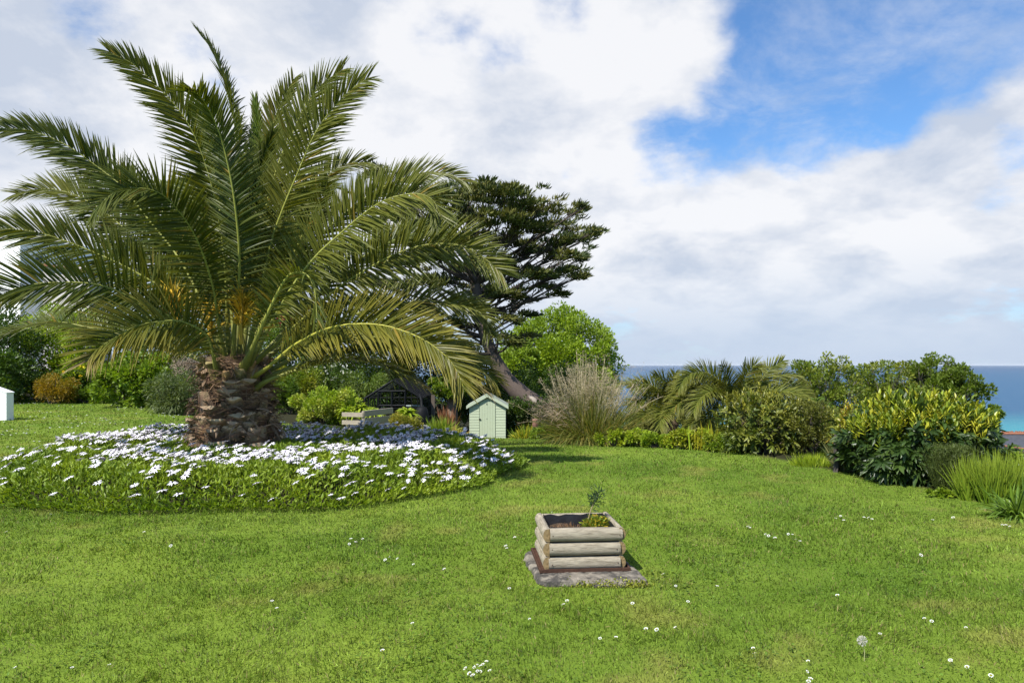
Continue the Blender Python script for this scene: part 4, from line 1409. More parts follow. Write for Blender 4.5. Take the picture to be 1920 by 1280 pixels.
for sgn in (-1, 1):
    sl = (HR - HE) / HW
    a = np.array([0, HR + 0.03])
    b = np.array([sgn * (HW + ov), HE - sl * ov + 0.03])
    V = np.array([[a[0], -0.12, a[1]], [b[0], -0.12, b[1]], [b[0], DP + .1, b[1]], [a[0], DP + .1, a[1]]])
    V = np.concatenate([V, V + np.array([0, 0, 0.035])])
    g.add(V + base, [[0, 1, 2, 3], [4, 7, 6, 5], [0, 4, 5, 1], [1, 5, 6, 2], [2, 6, 7, 3], [3, 7, 4, 0]])
g.build('roof', M_FELT, shed)
for sgn in (-1, 1):
    V = []
    for y_ in (-0.15, -0.123):
        V += [[sgn * 0.003, y_, HR + .065], [sgn * (HW + ov + .01), y_, HE - sl * ov + .058], [sgn * (HW + ov + .01), y_, HE - sl * ov - .09], [sgn * 0.003, y_, HR - .09]]
    G().add(np.array(V) + base, [[0, 1, 2, 3], [4, 7, 6, 5], [0, 4, 5, 1], [1, 5, 6, 2], [2, 6, 7, 3], [3, 7, 4, 0]]).build('bargeboard', M_SHEDTRIM, shed)
V, Q = prism([(-0.05, HR - .1), (0.05, HR - .1), (0.045, HR + .07), (0, HR + .16), (-0.045, HR + .07)], -0.165, -0.152)
G().add(V + base, Q).build('finial', M_SHEDTRIM, shed)
v, q = box((SXc + 0.22, SY_ - 0.5, SZ + 0.02), (0.6, 0.4, 0.07))
o = G().add(v, q).build('paving_slab', M_CONC)
tag(o, 'pale paving slab on the grass before the shed door', 'paving slab')

# ================================================================== black greenhouse
GY_ = 29.0
GXl, GXr = WX(685, GY_), WX(789, GY_)
gxc = (GXl + GXr) / 2
gz0 = float(ground_z(gxc, GY_))
gh = thing('greenhouse', 'black framed greenhouse with glass panes beyond the daisy bed', 'greenhouse', (gxc, GY_, gz0))
W2 = (GXr - GXl) / 2
EV, RG, GD = 0.95, 1.72, 3.6
Z0 = gz0
EVz = EYE - (746 - HZ) / F * GY_
RGz = EYE - (713 - HZ) / F * GY_
c0 = np.array([gxc, GY_, 0])


def gp(x_, y_, z_):
    return c0 + np.array([x_, y_, z_])


def bars(lst, t):
    g = G()
    for a, b in lst:
        g.add(*bar(gp(*a), gp(*b), t))
    return g


L_ = []
for y_ in (0, GD):
    L_ += [((-W2, y_, Z0), (-W2, y_, EVz)), ((W2, y_, Z0), (W2, y_, EVz)), ((-W2 - .03, y_, EVz - .02), (0, y_, RGz)), ((W2 + .03, y_, EVz - .02), (0, y_, RGz))]
for x_, z_ in ((-W2, EVz), (W2, EVz), (0, RGz), (-W2, Z0 + .05), (W2, Z0 + .05)):
    L_.append(((x_, 0, z_), (x_, GD, z_)))
bars(L_, 0.06).build('frame', M_BLACK, gh)
L_ = []
sl = (RGz - EVz) / W2
for i in range(-4, 5):
    x_ = i * W2 / 4.5
    L_.append(((x_, 0, Z0), (x_, 0, RGz - abs(x_) * sl)))
    L_.append(((x_, GD, Z0), (x_, GD, RGz - abs(x_) * sl)))
for k in range(1, 7):
    y_ = GD * k / 7
    for s_ in (-1, 1):
        L_.append(((s_ * W2, y_, Z0), (s_ * W2, y_, EVz)))
        L_.append(((s_ * W2, y_, EVz), (0, y_, RGz)))
for s_ in (-1, 1):
    L_.append(((s_ * W2, 0, (Z0 + EVz) / 2), (s_ * W2, GD, (Z0 + EVz) / 2)))
L_.append(((-W2, 0.0, EVz + .02), (W2, 0.0, EVz + .02)))
L_.append(((-W2, 0.0, (Z0 + EVz) / 2 + .1), (W2, 0.0, (Z0 + EVz) / 2 + .1)))
bars(L_, 0.024).build('glazing_bar', M_BLACK, gh)
g = G()
for y_ in (0.012, GD - .012):
    g.add(np.array([gp(-W2, y_, Z0), gp(W2, y_, Z0), gp(W2, y_, EVz), gp(-W2, y_, EVz), gp(0, y_, RGz)]), [[0, 1, 2, 3], [3, 2, 4, 4]])
for s_ in (-1, 1):
    g.add(np.array([gp(s_ * (W2 - .012), 0, Z0), gp(s_ * (W2 - .012), GD, Z0), gp(s_ * (W2 - .012), GD, EVz), gp(s_ * (W2 - .012), 0, EVz)]), [[0, 1, 2, 3]])
g.add(np.array([gp(-W2, 0, EVz), gp(-W2, GD, EVz), gp(0, GD, RGz), gp(0, 0, RGz)]) - np.array([0, 0, .012]), [[0, 1, 2, 3]])
g.build('glass', M_GLASS, gh)
g = G()                                                  # shaded right-hand roof slope with its vent
V = np.array([gp(W2 + .06, -0.02, EVz - .01), gp(W2 + .06, GD, EVz - .01), gp(0.02, GD, RGz + .03), gp(0.02, -0.02, RGz + .03)])
V = np.concatenate([V, V + np.array([0, 0, .03])])
HEX = [[0, 1, 2, 3], [4, 7, 6, 5], [0, 4, 5, 1], [1, 5, 6, 2], [2, 6, 7, 3], [3, 7, 4, 0]]
g.add(V, HEX)
for k in range(6):
    y_ = GD * (k + .5) / 6
    g.add(*bar(gp(W2 + .06, y_, EVz + .035), gp(0.03, y_, RGz + .075), 0.03))
g.build('roof', M_PLASTIC, gh)
dz0, dz1 = Z0 + .02, EYE - (733 - HZ) / F * GY_
dxa, dxb = WX(710, GY_) - gxc, WX(760, GY_) - gxc
dxm = (dxa + dxb) / 2
dzm = EYE - (760 - HZ) / F * GY_
L_ = [((dxa, -.03, dz0), (dxa, -.03, dz1)), ((dxb, -.03, dz0), (dxb, -.03, dz1)), ((dxm, -.03, dz0), (dxm, -.03, dz1)), ((dxa, -.03, dz1), (dxb, -.03, dz1)), ((dxa, -.03, dzm), (dxb, -.03, dzm)), ((dxa, -.03, dz0), (dxb, -.03, dz0))]
bars(L_, 0.055).build('door', M_BLACK, gh)
v, q = box(gp(0.1, 1.8, Z0 + 0.62), (1.9, 0.5, 0.04))
o = G().add(v, q).build('greenhouse_bench', solid_mat('pale_staging', (0.5, 0.5, 0.48), 0.6))
g = G()
g.add(v, q)
for x_ in (-.8, 1.0):
    v2, q2 = box(gp(x_, 1.8, Z0 + .3), (.05, .4, .6))
    g.add(v2, q2)
bpy.data.objects.remove(o)
o = g.build('potting_bench', solid_mat('pale_staging_bench', (0.5, 0.5, 0.48), 0.6))
tag(o, 'pale staging bench seen through the greenhouse glass', 'bench')

# black water butt at its right corner: barrel with a neck and a down pipe
bxp = WX(791, 28.0)
bz0 = float(ground_z(bxp, 28.0))
bt = EYE - (762 - HZ) / F * 28.0
butt = thing('water_butt', 'black plastic water butt with a narrow neck at the greenhouse corner', 'water butt', (bxp, 28.0, bz0))
hs = bt - bz0
zz_ = bz0 + hs * np.array([0, .05, .3, .6, .85, .95, 1.0])
V, Q, C = tube(np.stack([np.full(7, bxp), np.full(7, 28.0), zz_], 1), np.array([.21, .25, .275, .275, .25, .19, .10]), 16)
G().add(V, Q).build('barrel', M_PLASTIC, butt, smooth=True)
G().add(*tube(np.array([[bxp, 28, bt], [bxp - .02, 28, bt + .25], [bxp - .12, 28.2, bt + .5]]), .05, 8)).build('downpipe', M_PLASTIC, butt, smooth=True)
g = G()
for k, (dx_, dz_) in enumerate(((0, 0.05), (0.28, 0.04))):
    v, q = box((bxp + .02 + dx_ * .9, 27.2, EYE - (803 - HZ) / F * 27.2 + dz_), (.42, .25, .17), 0.1 * k)
    g.add(v, q)
    if k == 0:
        pass
o = g.build('concrete_block_pile', M_CONC)
tag(o, 'small grey pile of concrete blocks below the water butt', 'blocks')

# stacked timber post beside it
tx = WX(812, 31)
o = G().add(*box((tx, 31, 0.2 + float(ground_z(tx, 31)) + .55), (.16, .16, 1.5))).build('timber_post', M_BARK)
tag(o, 'weathered timber post standing behind the water butt', 'post')

# ================================================================== timber raised bed
RY = 20.5
rb = thing('raised_bed', 'raised bed of grey timber boards with gaps, beyond the daisy bed', 'raised bed', (WX(685, RY), RY, float(ground_z(WX(685, RY), RY))))


def plank(a, b, z_, h_, t_=0.045):
    a, b = np.array(a, float), np.array(b, float)
    d_ = b - a
    ang_ = math.atan2(d_[1], d_[0])
    v, q = box(((a[0] + b[0]) / 2, (a[1] + b[1]) / 2, z_), (np.hypot(*d_), t_, h_), ang_)
    v = v + rng.normal(size=v.shape) * 0.003
    return G().add(v, q)


pa, pb, pc = (WX(640, RY), RY + .1), (WX(682, RY), RY - 0.1), (WX(738, RY + 1.6), RY + 1.4)
zA = EYE - (777 - HZ) / F * RY
zB = EYE - (792 - HZ) / F * RY
zC = zB - 0.24
for z_, h_ in ((zA, .13), (zB, .13), (zC, .13)):
    plank(pa, pb, z_, h_).build('board', M_PLANK, rb)
    plank(pb, pc, z_ + 0.03, h_ + .05).build('board', M_PLANK, rb)
v, q = box((pb[0], pb[1] + .06, (zA + zC) / 2), (.09, .09, zA - zC + .2))
G().add(v, q).build('corner_post', M_PLANK, rb)

# ================================================================== white garden wall end at the left
wy = 20.0
wt = thing('garden_wall', 'white rendered wall end with a sloping top at the left edge', 'wall', (WX(12, wy), wy, float(ground_z(WX(12, wy), wy))))
xr = WX(12, wy)
zr = EYE - (737 - HZ) / F * wy
zl = zr + (xr - WX(-60, wy)) * 0.55 * 0.75
g = G()
xl = WX(-260, wy)
zg = -0.1
V, Q = prism([(xl, zg), (xr, zg), (xr, zr), (WX(-70, wy), zl), (xl, zl)], wy, wy + 0.29)
g.add(V, Q)
g.build('wall', M_WHITE, wt)
V, Q = prism([(xr + .015, zr + .003), (xr + .015, zr + .025), (WX(-70, wy), zl + .025), (WX(-70, wy), zl + .003)], wy - .015, wy + .305)
G().add(V, Q).build('coping', M_WHITE, wt)

# ================================================================== white house up on the left
HY = 46.0
xc = WX(38, HY)
zt = EYE - (446 - HZ) / F * HY
hz0 = float(ground_z(xc, HY)) - .3
house = thing('white_house', 'white flat roofed house behind the palm fronds at the far left', 'house', (xc, HY, hz0))
g = G()
A_ = np.array([xc, HY])
Bv = A_ + np.array([2.9, 4.4])
Cv = A_ + np.array([-9.0, 3.5])
Dv_ = Bv + Cv - A_
q8 = np.array([[*A_, hz0], [*Bv, hz0], [*Dv_, hz0], [*Cv, hz0], [*A_, zt], [*Bv, zt], [*Dv_, zt], [*Cv, zt]])
g.add(q8, [[0, 1, 5, 4], [1, 2, 6, 5], [2, 3, 7, 6], [3, 0, 4, 7], [4, 5, 6, 7]])
g.build('wall', M_WHITE, house)
dirn = np.array([*(Bv - A_), 0]) / np.linalg.norm(Bv - A_)
out_ = np.array([dirn[1], -dirn[0], 0])
a = np.array([*A_, 0]) + dirn * 0.9
wz = EYE - (484 - HZ) / F * HY
win = G()
q4 = np.array([a + UP * (wz - .3), a + dirn * .4 + UP * (wz - .3), a + dirn * .4 + UP * (wz + .3), a + UP * (wz + .3)])
win.add(np.concatenate([q4 + out_ * .01, q4 + out_ * .05]), [[0, 1, 2, 3], [4, 5, 6, 7], [0, 1, 5, 4], [1, 2, 6, 5], [2, 3, 7, 6], [3, 0, 4, 7]])
win.build('window', M_DARKWIN, house)
# lower pinkish lean-to with tiled slope beside it
lx = WX(84, 44)
lz = EYE - (496 - HZ) / F * 44
G().add(*box((lx + 1.2, 45.5, lz / 2 - .5), (3.0, 2.5, lz + 1))).build('annexe', solid_mat('pink_render', (0.50, 0.46, 0.44), .8), house)
V, Q = prism([(lx - .5, lz), (lx + 2.9, lz - .55), (lx + 2.9, lz - .4), (lx - .5, lz + .15)], 44.0, 47.0)
G().add(V, Q).build('annexe_roof', M_TERRA, house)
cxp = WX(178, 40)
o = thing('slate_chimney', 'grey slate hung chimney stack above the bright hedge at left', 'chimney', (cxp, 40, float(ground_z(cxp, 40))))
ztc = EYE - (560 - HZ) / F * 40
G().add(*box((cxp, 40, ztc / 2), (.34, .34, ztc))).build('stack', M_SLATE, o)
G().add(*box((cxp, 40, ztc + .05), (.42, .42, .1))).build('cap', M_CONC, o)

# ================================================================== house roof down the slope at the right
KY = 62.0
kz = lambda py, Y=KY: EYE - (py - HZ) / F * Y
xa, xb = WX(1858, KY), WX(2080, KY)
cot = thing('hillside_house', 'slate roofed house with a white chimney down the slope at right', 'house', ((xa + xb) / 2, KY, float(ground_z((xa + xb) / 2, KY))))
zbot = float(ground_z(xb, KY + 8)) - 1
G().add(*box(((xa + xb) / 2, KY + 4, (kz(845) + zbot) / 2), (xb - xa - .4, 7.4, kz(845) - zbot))).build('wall', M_WHITE, cot)
ze, zr_ = kz(848), kz(816, KY + 4)
V = np.array([[xa, KY, ze], [xb, KY, ze], [xb, KY + 4, zr_], [xa + 1.0, KY + 4, zr_], [xa, KY + 8, ze], [xb, KY + 8, ze]])
V = np.concatenate([V, V + np.array([0, 0, .12])])
G().add(V, [[6, 7, 8, 9], [9, 8, 11, 10], [6, 9, 10, 10], [0, 3, 2, 1], [0, 1, 7, 6]]).build('roof', M_SLATE, cot)
G().add(*tube(np.array([[xa + 1.0, KY + 4, zr_ + .16], [xb, KY + 4, zr_ + .16]]), .17, 6)).build('ridge_tile', M_TERRA, cot)
G().add(*tube(np.array([[xa + .1, KY, ze + .16], [xa + 1.0, KY + 4, zr_ + .16]]), .13, 6)).build('hip_tile', M_TERRA, cot)
G().add(*tube(np.array([[xa - .1, KY - .1, ze], [xb, KY - .1, ze]]), .14, 6)).build('gutter', solid_mat('brown_gutter', (0.13, 0.07, 0.05), .6), cot)
g = G().add(*tube(np.array([[xa + 1.6, KY + .5, ze + .55], [xa + 3.9, KY - .2, ze + .22]]), .09, 6))
g.build('valley_tile', M_TERRA, cot)
chx = WX(1850, KY + 3)
ch = G().add(*box((chx, KY + 3, (kz(804, KY + 3) + zbot) / 2), (1.15, 1.0, kz(804, KY + 3) - zbot))).build('chimney', M_WHITE, cot)
for dx_ in (-.25, .25):
    G().add(*tube(np.array([[chx + dx_, KY + 3, kz(804, KY + 3)], [chx + dx_, KY + 3, kz(794, KY + 3)]]), [.16, .13], 8)).build('chimney_pot', M_TERRA, ch)
rx_ = WX(1905, KY + 4)
g = G()
for k in range(14):
    g.add(*tube(np.array([[rx_ - 1.4 + k * .2, KY + 4, zr_ + .2], [rx_ - 1.4 + k * .2 + .02, KY + 4, zr_ + .34 + .1 * rng.random()]]), .09, 6))
g.build('ridge_ornament', M_TERRA, cot)

# ================================================================== trees and shrubs
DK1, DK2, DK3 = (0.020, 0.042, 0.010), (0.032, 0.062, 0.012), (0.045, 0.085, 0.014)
MD1, MD2, MD3 = (0.045, 0.085, 0.013), (0.07, 0.12, 0.016), (0.10, 0.16, 0.02)
BR1, BR2, BR3 = (0.10, 0.17, 0.014), (0.15, 0.23, 0.018), (0.19, 0.26, 0.022)
YG1, YG2, YG3 = (0.18, 0.20, 0.02), (0.25, 0.25, 0.025), (0.13, 0.17, 0.02)

# ---- left border, from the edge of the frame to the palm
bush('dark_hedge', 'tall dark glossy hedge beside the white wall at the left edge', 'hedge', (-130, 590, 64), 31, [DK1, DK2, DK3], 24000, .15, nc=70, crad=.24, mat=M_GLOSS)
bush('climber_hedge', 'bright green leafy hedge bulging below the palm fronds at left', 'hedge', (50, 585, 215), 31.5, [BR2, BR2, BR3, BR1], 24000, .13, nc=80, crad=.22)
bush('hedge_skirt', 'mid green leafy shrub at the foot of the dark hedge', 'shrub', (-90, 655, 66), 29, [MD1, MD2, DK3], 8000, .15, nc=40, mat=M_GLOSS)
bush('golden_shrub', 'low golden brown shrub at the edge of the far left lawn', 'shrub', (68, 703, 138), 28.5, [(0.20, 0.13, 0.012), (0.15, 0.11, 0.012), (0.11, 0.11, 0.014)], 5000, .10, nc=40, aspect=.3, depth=.7)
bush('border_plants', 'low bright green border plants right of the golden shrub', 'plant', (122, 722, 208), 29.3, [BR1, BR2, MD2], 5000, .11, nc=40, depth=.6)
bush('yellow_flowers', 'leafy plant with yellow poppies above the golden shrub', 'flowers', (104, 688, 185), 30.2, [MD1, MD2, DK3], 5000, .12, nc=36, flowers=(14, .14, [(0.75, 0.50, 0.02), (0.8, 0.62, 0.04)], 0.25))
bush('rounded_shrub', 'dome of fresh green leaves on the left lawn edge', 'shrub', (190, 668, 314), 27, [MD2, MD3, BR1], 9000, .15, nc=60, crad=.22, aspect=.6)
bush('grey_green_shrub', 'grey green narrow leaved shrub just left of the palm trunk', 'shrub', (282, 698, 376), 23.5, [(0.06, 0.09, 0.04), (0.08, 0.11, 0.05), (0.045, 0.075, 0.03)], 8000, .17, nc=60, aspect=.16, prof=LEAF_PROF, droop=.35)
bush('back_hedge', 'mixed dark hedge behind the rounded shrub', 'hedge', (185, 596, 420), 35, [DK2, DK3, MD1], 16000, .16, nc=90, crad=.2)
# bare twiggy shrub
X_, Y_ = WX(352, 30), 30.0
t = thing('dead_twigs', 'tangle of bare pale twigs above the grey green shrub', 'shrub', (X_, Y_, float(ground_z(X_, Y_))))
g = G()
for i in range(170):
    b = np.array([X_ + rng.normal() * .5, Y_ + rng.normal() * .3, 1.0 + rng.random() * .4])
    if i < 8:
        b[2] = float(ground_z(X_, Y_))
    e = np.array([X_ + rng.normal() * .8, Y_ - .2 + rng.normal() * .5, EYE - (680 - HZ) / F * 30 + rng.normal() * .32])
    p, _ = spline([b, (b + e) / 2 + rng.normal(size=3) * .15, e], 5)
    g.add(*tube(p, [.018, .015, .012, .01, .008], 4, col=np.array([0.30, 0.24, 0.17]) * rng.uniform(.5, 1.2)))
g.build('twigs', M_TWIG, t)

# ---- behind the palm
bush('evergreen_tree', 'dark evergreen tree seen through the middle of the palm', 'tree', (225, 415, 415), 43, [DK2, DK3, MD1], 13000, .2, nc=110, crad=.17, jit=.2)
bush('pink_rhododendron', 'shrub with pink red flowers behind the palm crown', 'shrub', (500, 580, 600), 41, [DK3, MD1, MD2], 8000, .15, nc=40, flowers=(60, .28, [(0.65, 0.09, 0.12), (0.7, 0.16, 0.2)], 0.3))
bush('mixed_hedge', 'mid green hedge behind the palm trunk', 'hedge', (390, 612, 560), 37, [DK3, MD1, MD2], 12000, .15, nc=80, crad=.2)
bush('tall_hedge', 'tall dark hedge behind the greenhouse', 'hedge', (545, 600, 760), 39, [DK1, DK2, DK3], 30000, .16, nc=130, crad=.2, fill=.5)
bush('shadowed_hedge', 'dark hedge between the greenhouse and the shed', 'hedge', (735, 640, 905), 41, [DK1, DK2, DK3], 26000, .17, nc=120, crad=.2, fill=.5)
bush('white_blossom_shrub', 'dark shrub dotted with white blossom beneath the palm fronds', 'shrub', (560, 672, 662), 33.5, [DK2, DK3, MD1], 7000, .13, nc=45, flowers=(110, .10, [(0.7, 0.7, 0.6), (0.6, 0.62, 0.45)], 0.0))
bush('willow_shrub', 'feathery green shrub left of the greenhouse roof', 'shrub', (640, 694, 728), 33, [MD1, MD2, (0.09, 0.13, 0.04)], 7000, .2, nc=45, aspect=.2, droop=.4)
bush('yellowish_shrub', 'yellowish green shrub just right of the palm trunk', 'shrub', (500, 690, 606), 28.5, [YG3, MD2, (0.14, 0.15, 0.02)], 9000, .12, nc=60, crad=.22)
bush('clipped_dark_shrub', 'small dark rounded shrub at the foot of the yellowish shrub', 'shrub', (512, 712, 562), 26.0, [MD1, MD2, DK3], 5000, .10, nc=30)
bush('variegated_shrub', 'bright variegated shrub spilling down beside the timber raised bed', 'shrub', (552, 730, 672), 23.5, [BR1, BR2, (0.24, 0.28, 0.08)], 13000, .10, nc=80, crad=.2)
# rosettes of broad pointed leaves
for i, (px, py, Y, s) in enumerate(((652, 773, 22.5, .85), (676, 768, 23.2, .95), (702, 776, 22.3, .8), (664, 780, 21.6, .7), (690, 774, 24.0, .8), (762, 778, 21.5, .95))):
    c_ = W3(px, py, Y)
    gz = float(ground_z(c_[0], Y))
    lab = ['bright green spiky rosette above the left boards of the raised bed', 'tallest bright green spiky rosette of the raised bed', 'bright green spiky rosette above the right boards of the raised bed', 'small low bright green rosette at the raised bed boards',
           'bright green spiky rosette at the back of the raised bed', 'bright green spiky rosette standing alone before the water butt'][i]
    t = thing('rosette_plant', lab, 'plant', (c_[0], Y, gz), 'spiky rosette plants')
    n = 75
    a = rng.uniform(0, 6.28, n)
    el = rng.uniform(0.0, 1.2, n)
    Dd = np.stack([np.cos(a) * np.cos(el), np.sin(a) * np.cos(el), np.sin(el) + .15], 1)
    cc = np.array([0.13, 0.21, 0.018]) * rng.uniform(.7, 1.35, (n, 1))
    g = G().add(*blades(c_ + Dd * .03, Dd, np.cross(Dd, UP + rng.normal(size=(n, 3)) * .3), s * rng.uniform(.35, .62, n), .085 * s, 4, LONG_PROF, .55, .3, cc, (0.2, 0.27, 0.03)))
    g.build('leaves', M_LEAF, t)
    G().add(*tube(np.array([[c_[0], Y, gz], [c_[0], Y, c_[2] + .05]]), [.06, .045], 6, col=(0.12, 0.11, 0.06))).build('stem', M_STEM, t)
bush('golden_spirea', 'small golden yellow shrub behind the daisies', 'shrub', (732, 777, 794), 19.0, [(0.14, 0.16, 0.03), (0.19, 0.18, 0.04), (0.10, 0.12, 0.02)], 6000, .06, nc=50)
t, g = strappy('strap_leaf_clump', 'clump of green strap leaves right of the water butt', 'plant', 804, 850, 23.0, .75, [MD2, MD3, YG3], 420, .035, .6, .7)
t, g = strappy('plume_plant', 'dark reddish plumes rising behind the strap leaf clump', 'plant', 828, 850, 24.5, 1.0, [(0.12, 0.055, 0.045), (0.17, 0.085, 0.06)], 150, .05, .1, .15, depth=.8)
t, g = strappy('dry_fern', 'pale dry ferny tuft in the grass left of the shed', 'plant', 836, 874, 21.0, .45, [(0.30, 0.22, 0.10), (0.22, 0.2, 0.07), YG3], 260, .03, .6, 1.0)


def tree(name, label, bx, Y, cols, n, size, nc, crad, trunk_px, lean=(0, 0), mat=None, trunk_r=.16, limbs=14, flat=1.0, jit=.15, low=-.8, aspect=.55, base_px=None, group=None, cat='tree', barkc=(0.09, 0.075, 0.055), inner=.2, fill=.3, depth=.9, keep=1.0, fold=0.0):
    """a broadleaf tree: tapered trunk, limbs to the leaf clumps, crown of separate leaves"""
    X0, X1 = WX(bx[0], Y), WX(bx[2], Y)
    cx, rx = (X0 + X1) / 2, (X1 - X0) / 2
    zt, zb = EYE - (bx[1] - HZ) / F * Y, EYE - (bx[3] - HZ) / F * Y
    hz = (zt - zb) / 2
    tx = WX(trunk_px, Y)
    gz = float(ground_z(tx, Y))
    t = thing(name, label, cat, (tx, Y, gz), group)
    rad = crad * min(rx, hz)
    cc, rr = shell_clumps((cx, Y, zb + hz), rx, rx * depth, hz, nc, rad, low=low, jit=jit, inner=inner, box=1.0)
    if keep < 1:
        sel = rng.random(len(cc)) < keep
        cc, rr = cc[sel], rr[sel]
    G().add(*crown_leaves(cc, rr, n, size, cols, aspect, flat=flat, zmin=gz + .2, outward=(cx, Y, zb + hz * .4), fill=fill, fold=fold)).build('crown', mat or M_LEAF, t)
    g = G()
    fork = np.array([cx * .5 + tx * .5, Y, max(gz + .4, zb + hz * .35)])
    p, _ = spline([np.array([tx, Y, gz - .1]), (np.array([tx, Y, gz]) + fork) / 2 + np.array([lean[0], lean[1], 0]), fork], 10)
    g.add(*tube(p, np.linspace(trunk_r, trunk_r * .6, 10), 8, wob=.06, col=barkc))
    for i in rng.choice(len(cc), min(limbs, len(cc)), replace=False):
        s0 = p[rng.integers(5, 10)]
        mid = s0 * .45 + cc[i] * .55 + np.array([0, 0, .10 * hz])
        q, _ = spline([s0, mid, cc[i]], 8)
        g.add(*tube(q, np.linspace(trunk_r * .4, trunk_r * .07, 8), 6, col=barkc))
        for k in range(3):
            e = cc[i] + rng.normal(size=3) * rr[i] * .8
            q2, _ = spline([q[5], (q[5] + e) / 2 + rng.normal(size=3) * .05, e], 5)
            g.add(*tube(q2, np.linspace(trunk_r * .12, trunk_r * .03, 5), 4, col=barkc))
    g.build('trunk', M_TWIG, t, smooth=True)
    return t


tree('layered_tree', 'small mid green tree with tiered leaves left of the shed', (808, 700, 888, 752), 37, [MD2, MD3, MD1], 7000, .17, 40, .3, 847, trunk_r=.38, barkc=(0.17, 0.12, 0.08), flat=.6)
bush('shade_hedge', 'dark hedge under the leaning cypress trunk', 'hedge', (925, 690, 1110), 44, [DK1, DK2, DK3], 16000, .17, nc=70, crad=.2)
bush('far_hedge', 'mid green hedge at the end of the garden behind the shed', 'hedge', (850, 690, 960), 44, [DK2, DK3, MD1], 9000, .17, nc=70, crad=.2)
tree('leafy_tree', 'rounded bright green tree right of the leaning cypress trunk', (938, 578, 1160, 790), 58, [BR1, BR2, MD3, BR1], 60000, .25, 340, .15, 1052, trunk_r=.22, limbs=40, jit=.07, low=-1, inner=.3, barkc=(0.16, 0.13, 0.10))
tree('lower_leafy_tree', 'lower bright green tree just behind the cypress trunk', (925, 640, 1020, 790), 52, [BR1, MD3, BR2], 10000, .24, 60, .22, 975, trunk_r=.15, limbs=16)

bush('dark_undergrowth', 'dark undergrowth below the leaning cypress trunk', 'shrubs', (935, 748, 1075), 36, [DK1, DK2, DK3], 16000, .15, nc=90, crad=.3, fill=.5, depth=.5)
# ---- the leaning cypress
rng = np.random.default_rng(2024)
CY = 37.0
t = thing('cypress_tree', 'dark wind swept cypress with a bare trunk leaning left', 'tree', (WX(1025, CY), CY, float(ground_z(WX(1025, CY), CY))))
cp = lambda px, py, dy=0: W3(px, py, CY + dy)
tp = [np.array([WX(1034, CY), CY, float(ground_z(WX(1034, CY), CY)) - .3]), cp(1015, 772), cp(982, 745), cp(950, 712), cp(925, 668), cp(908, 622), cp(900, 575), cp(892, 530), cp(880, 485)]
p, ln = spline(tp, 26)
g = G().add(*tube(p, np.interp(np.linspace(0, 1, 26), [0, .12, .3, .55, .8, 1], [.75, .62, .55, .36, .26, .16]), 12, wob=.07, col=(0.10, 0.075, 0.06)))
pads = [(868, 372, 40), (905, 368, 38), (945, 372, 36), (985, 384, 36), (1020, 392, 26), (828, 378, 34), (788, 392, 34), (748, 408, 34), (720, 425, 30), (712, 322, 18), (700, 330, 14), (740, 360, 22), (800, 360, 22),
        (1058, 428, 24), (1078, 402, 15), (1090, 390, 11), (1046, 452, 26), (1072, 452, 22), (1095, 440, 20), (1110, 438, 14), (1072, 480, 22), (1040, 482, 26), (1088, 486, 12), (1060, 512, 22), (1082, 518, 12), (1032, 515, 26), (1020, 540, 20), (1045, 550, 14), (1000, 520, 26),
        (845, 420, 34), (890, 412, 36), (935, 415, 34), (975, 425, 34), (1010, 430, 28), (800, 432, 32), (760, 450, 32), (860, 462, 34), (905, 456, 36), (950, 462, 36), (990, 468, 34), (815, 480, 30), (770, 495, 30), (725, 490, 30), (875, 506, 34), (925, 508, 34), (965, 512, 32),
        (845, 530, 30), (800, 530, 28), (755, 535, 28), (710, 530, 28), (670, 520, 26), (905, 548, 32), (945, 552, 30), (975, 566, 20), (870, 570, 28), (930, 588, 26), (960, 600, 20), (985, 590, 12), (890, 610, 22), (940, 628, 22), (965, 640, 18), (850, 600, 24), (820, 615, 24),
        (800, 580, 24), (760, 575, 24), (780, 640, 26), (830, 660, 26), (870, 650, 20), (990, 628, 10), (690, 570, 22), (735, 610, 22)]
org = cp(905, 590)
Vs = G()
limb_nodes = p[14:]
